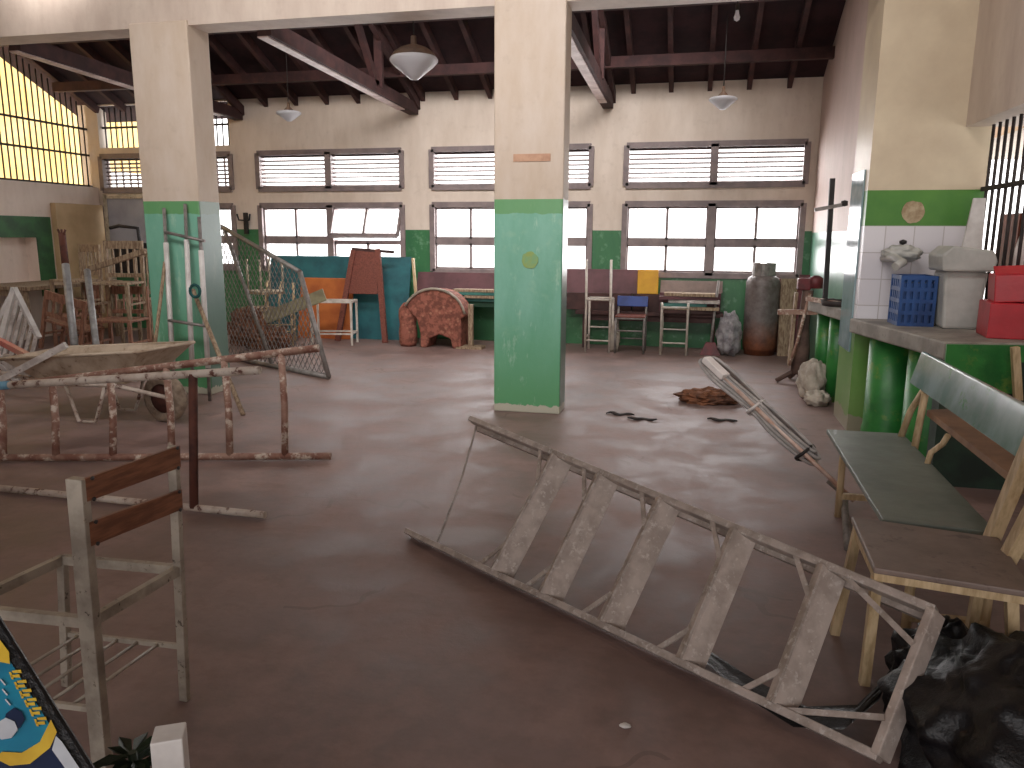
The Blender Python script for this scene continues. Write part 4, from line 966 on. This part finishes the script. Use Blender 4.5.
def pole(a, b, r, lab, rusty):
    Y0 = 7.15; p = oY(*a, Y0+.3); q = oY(*b, Y0-.1); q = p+(q-p)*(p.z/(p.z-q.z)); q.z = .003
    t = thing('pole', lab, 'pole', (q.x, q.y, 0))
    MB().tube([q, lerp(p, q, .0 if not rusty else .22)], r, 10).build('tube', 'grey_pipe', t)
    if rusty:
        MB().tube([lerp(p, q, .24), p], r*.95, 10).build('rusted_end', 'rust_dark', t)
        for s_ in (-1, 0, 1): MB().tube([lerp(p, q, .04), p+V((s_*.05, 0, .05))], .012, 6).build('prong', 'rust_dark', t)
pole((62, 234), (75, 350), .04, 'thick grey pole with rusted prongs on top', True)
pole((87, 270), (97, 352), .035, 'plain grey pole right of the pronged pole', False)
# white slatted gate leaf
t = thing('slatted_gate', 'white slatted gate panel tilted at the far left', 'gate', (-7.3, 6.6, 0))
Yg = 6.7
e0, e1 = oY(14, 288, Yg), oY(39, 338, Yg-.1); dl = oY(0, 345, Yg-.3)-oY(14, 288, Yg)
s0_ = oY(-60, 292, Yg+.2)
for q0, q1, nm in ((e0, e1, 'edge_rail'), (e0, e0+dl*1.25, 'edge_rail'), (e0+dl*1.25, e1+dl*.9, 'edge_rail')): MB().bar(q0, q1, .05, .04).build(nm, 'white_plastic', t)
for k in range(1, 6): MB().bar(lerp(e0, e1, k/5.5), lerp(e0+dl*1.25, e1+dl*.9, k/5.5), .035, .02).build('slat', 'white_metal', t)
g2 = e0+V((-.9, .1, -.05))
MB().bar(e0, oY(-25, 365, Yg-.3), .05, .04).build('edge_rail', 'white_plastic', t)
def bar_px(a, b, Ya, Yb_, w, h, name, mt_, lab, cat):
    return MB().bar(oY(*a, Ya), oY(*b, Yb_), w, h).solo(name, mt_, lab, cat)
bar_px((-30, 396), (66, 345), 4.7, 4.98, .05, .05, 'plank', 'white_metal', 'white batten slanting up over the wheelbarrow tray at far left', 'batten')
bar_px((-15, 350), (32, 377), 5.6, 5.5, .05, .05, 'plank', 'white_metal', 'white batten slanting down at the left frame edge', 'batten')
M['red_white'] = mat('red_white', srgb(206, 120, 110), srgb(196, 150, 130), 5)
bar_px((-10, 336), (40, 362), 6.0, 5.6, .05, .05, 'plank', 'red_white', 'reddish batten slanting down above the white battens', 'batten')

# ================================================================ FOREGROUND BOTTOM LEFT
# tall black-sided carton with a printed teal label
pa, pb = oY(-2, 612, 1.15), oY(97, 770, 1.1)
e1_ = (pb-pa).normalized(); pb = pa+e1_*((pa.z-.02)/-e1_.z)
fwd_ = -ray(30, 700).normalized(); fwd_ = (fwd_-e1_*fwd_.dot(e1_)).normalized(); e2_ = e1_.cross(fwd_).normalized()
if e2_.x > 0: e2_ = -e2_
t = thing('carton', 'black-edged carton with teal and yellow printed label in the lower left corner', 'box', (pb.x, pb.y, 0))
Lc = (pb-pa).length; o = pa-e1_*.25; Lc2 = Lc+.25
q = lambda u, v, h=0: o+e1_*u+e2_*v+fwd_*h
MB().obox(q(Lc2/2, .16, -.055), e1_*(Lc2/2), e2_*.16, fwd_*.05).build('body', 'black_plastic', t, .008)
MB().prism([q(.1, .025), q(Lc2-.1, .025), q(Lc2-.1, .3), q(.1, .3)], fwd_*-.006).build('label', 'label_teal', t)
def lab_poly(pts, mt_, nm, h): MB().prism([q(u, v, h) for u, v in pts], fwd_*-.004).build(nm, mt_, t)
uA = .25
def u_at(px_, py_):   # point of the label plane on a picture ray
    d = ray(px_, py_); oo = V((0, 0, CH)); tt = (q(0, 0)-oo).dot(fwd_)/d.dot(fwd_); P_ = oo+d*tt; return ((P_-o).dot(e1_), (P_-o).dot(e2_))
lab_poly([u_at(*p) for p in ((-30, 700), (-10, 755), (8, 762), (30, 755), (46, 738), (52, 722), (60, 740), (82, 772), (40, 830), (-40, 830))], 'label_navy', 'label_base', .002)
lab_poly([u_at(*p) for p in ((2, 752), (22, 753), (40, 742), (51, 720), (57, 732), (50, 748), (30, 764), (10, 766), (-6, 758))], 'label_yellow', 'yellow_swoosh', .004)
lab_poly([u_at(*p) for p in ((-20, 765), (2, 770), (12, 768), (20, 800), (-30, 800))], 'label_white', 'white_field', .004)
lab_poly([u_at(*p) for p in ((56, 736), (62, 742), (84, 775), (72, 778), (52, 750))], 'label_white', 'barcode_strip', .004)
lab_poly([u_at(*p) for p in ((0, 640), (9, 652), (10, 664), (0, 662), (-12, 650))], 'label_yellow', 'yellow_corner', .004)
lab_poly([u_at(*p) for p in ((6, 714), (14, 708), (22, 712), (25, 720), (20, 728), (10, 730), (4, 724))], 'label_navy', 'dark_cap', .004)
lab_poly([u_at(*p) for p in ((-4, 724), (6, 718), (15, 722), (18, 730), (12, 738), (2, 740), (-4, 736))], 'label_white', 'round_face', .006)
# yellow lettering strokes running along the edge (illegible in the picture)
f = MB()
for (x, y) in ((13, 672), (18, 682), (23, 691), (28, 700), (33, 709), (38, 719)):
    for dx, dy, w_, h_ in ((-1, -1, 9, 2.2), (-2.5, 3.5, 9, 2.2), (-4, .5, 2.2, 7)):
        f.prism([q(*u_at(x+dx+a, y+dy+b_), .004) for a, b_ in ((0, 0), (w_, -.4*w_*.3), (w_+h_*.4, h_), (h_*.4, h_))], fwd_*-.003)
f.build('lettering', 'label_yellow', t)
f = MB()
for (x, y) in ((0, 680), (2, 690), (5, 700)):
    f.prism([q(*u_at(x+a, y+b_), .004) for a, b_ in ((0, 0), (5, 6), (6, 5), (1, -1))], fwd_*-.003)
f.build('small_print', 'label_white', t)
# white square post
c = oY(168, 727, 1.2)
MB(T((c.x, c.y, 0), .5)).prism([(-.03, -.03, 0), (.03, -.03, 0), (.03, .03, 0), (-.03, .03, 0)], (0, 0, c.z-.012)).solo('post', 'white_plastic', 'white square post top at the bottom edge of the view', 'post', bevel=.003)
# dark plant
c = oY(131, 744, 1.3); base = V((c.x, c.y, 0))
t = thing('plant', 'dark green leafy plant low beside the white post', 'plant', base)
MB().tube([base, base+V((.01, .0, c.z*.6)), V((c.x, c.y, c.z-.02))], .01, 6).build('stem', 'leaf', t)
f = MB()
for k in range(70):
    a = k*2.4; l = .06+.05*random.random(); z = c.z-.16+.14*random.random(); dd = V((math.cos(a), math.sin(a), .25*random.random()))
    s_ = V((-math.sin(a), math.cos(a), 0)); b_ = V((c.x, c.y, z))
    f.add([b_, b_+dd*l*.5+s_*.014, b_+dd*l-V((0, 0, .02)), b_+dd*l*.5-s_*.014], [(0, 1, 2, 3)])
f.build('leaves', 'leaf', t)

# repeats share a group
for o in list(bpy.data.objects):
    lb = o.get('label', ''); nm = o.name.split('.')[0]
    if o.parent or not o.get('category') or o.get('group'): continue
    g = None
    if nm == 'plank' and 'on the teal table' in lb: g = 'planks on the teal table'
    elif nm == 'plank' and 'low table' in lb: g = 'planks piled on the right low table'
    elif nm == 'plank' and 'batten' in lb: g = 'battens at the far left'
    elif nm == 'wooden_chair': g = 'slat-back wooden chairs piled at the far left'
    elif nm == 'school_chair' and 'gate' in lb: g = 'chair frames behind the chain link gate'
    elif nm == 'school_chair' and ('cream' in lb or 'blue' in lb) and 'foreground' not in lb: g = 'school chairs along the back wall'
    elif nm == 'carton' and 'red' in lb: g = 'red cartons on the near counter'
    elif nm == 'sack' and 'white' in lb: g = 'white sacks at the counter'
    elif nm == 'scrap': g = 'dark scraps on the floor'
    elif nm == 'counter': g = 'concrete counters'
    elif nm == 'window_grille': g = 'window bars'
    elif nm == 'pole' and 'grey' in lb: g = 'grey poles at the far left'
    elif nm == 'stick' and 'left pillar' in lb: g = 'sticks leaning on the left pillar'
    elif nm == 'long_table': g = 'long tables along the back wall'
    elif nm == 'board': g = 'boards along the back wall'
    elif nm == 'scrap_heap': g = 'scrap heaps behind the gate'
    elif nm == 'garbage_bag': g = 'black garbage bags'
    elif nm == 'crate' and 'blue' not in lb: g = 'dark crates on the right low table'
    if g: o['group'] = g

# ================================================================ LIGHT
W = bpy.data.worlds.new('sky'); bpy.context.scene.world = W; W.use_nodes = True
bg = W.node_tree.nodes['Background']; bg.inputs[0].default_value = (1, .985, .97, 1); bg.inputs[1].default_value = 3.2
def area(name, loc, target, sx, sy, power, col=(1, 1, 1)):
    l = bpy.data.lights.new(name, 'AREA'); l.shape = 'RECTANGLE'; l.size = sx; l.size_y = sy; l.energy = power; l.color = col
    o = bpy.data.objects.new(name, l); C.objects.link(o); o.location = loc
    o.rotation_euler = (V(target)-V(loc)).to_track_quat('-Z', 'Y').to_euler(); return o
l = area('pillar_fill', (-2.2, 2.6, 4.7), (-2.2, 6.4, 2.6), 6, 1.0, 98, (1, .96, .95)); l.data.spread = 1.9  # added fill for pillars and beam, no real source there
l = area('front_fill', (-.5, -2.2, 1.7), (-.5, 6.4, 1.1), 6, 1.8, 66, (1, .97, .97)); l.data.spread = 2.2  # added soft fill from behind the camera
l = area('back_wall_fill', (-2.8, 7.3, 4.2), (-4.2, 10.95, 1.9), 7, .6, 85, (1, .96, .95)); l.data.spread = 1.7  # added fill to brighten the back wall
for a, b in bays[:3]: area('window_light', ((a+b)/2, YB+.35, 1.85), ((a+b)/2, 0, 1.5), 2.2, 1.7, 115, (1, .96, .96))
sun = bpy.data.lights.new('sun', 'SUN'); sun.energy = 1.5; sun.angle = .01; sun.color = (1, .93, .8)
so = bpy.data.objects.new('sun', sun); C.objects.link(so); so.rotation_euler = V((-.62, -.2, -.5)).to_track_quat('-Z', 'Y').to_euler()
vs_ = bpy.context.scene.view_settings; vs_.view_transform = 'Standard'; vs_.look = 'None'; vs_.exposure = 0
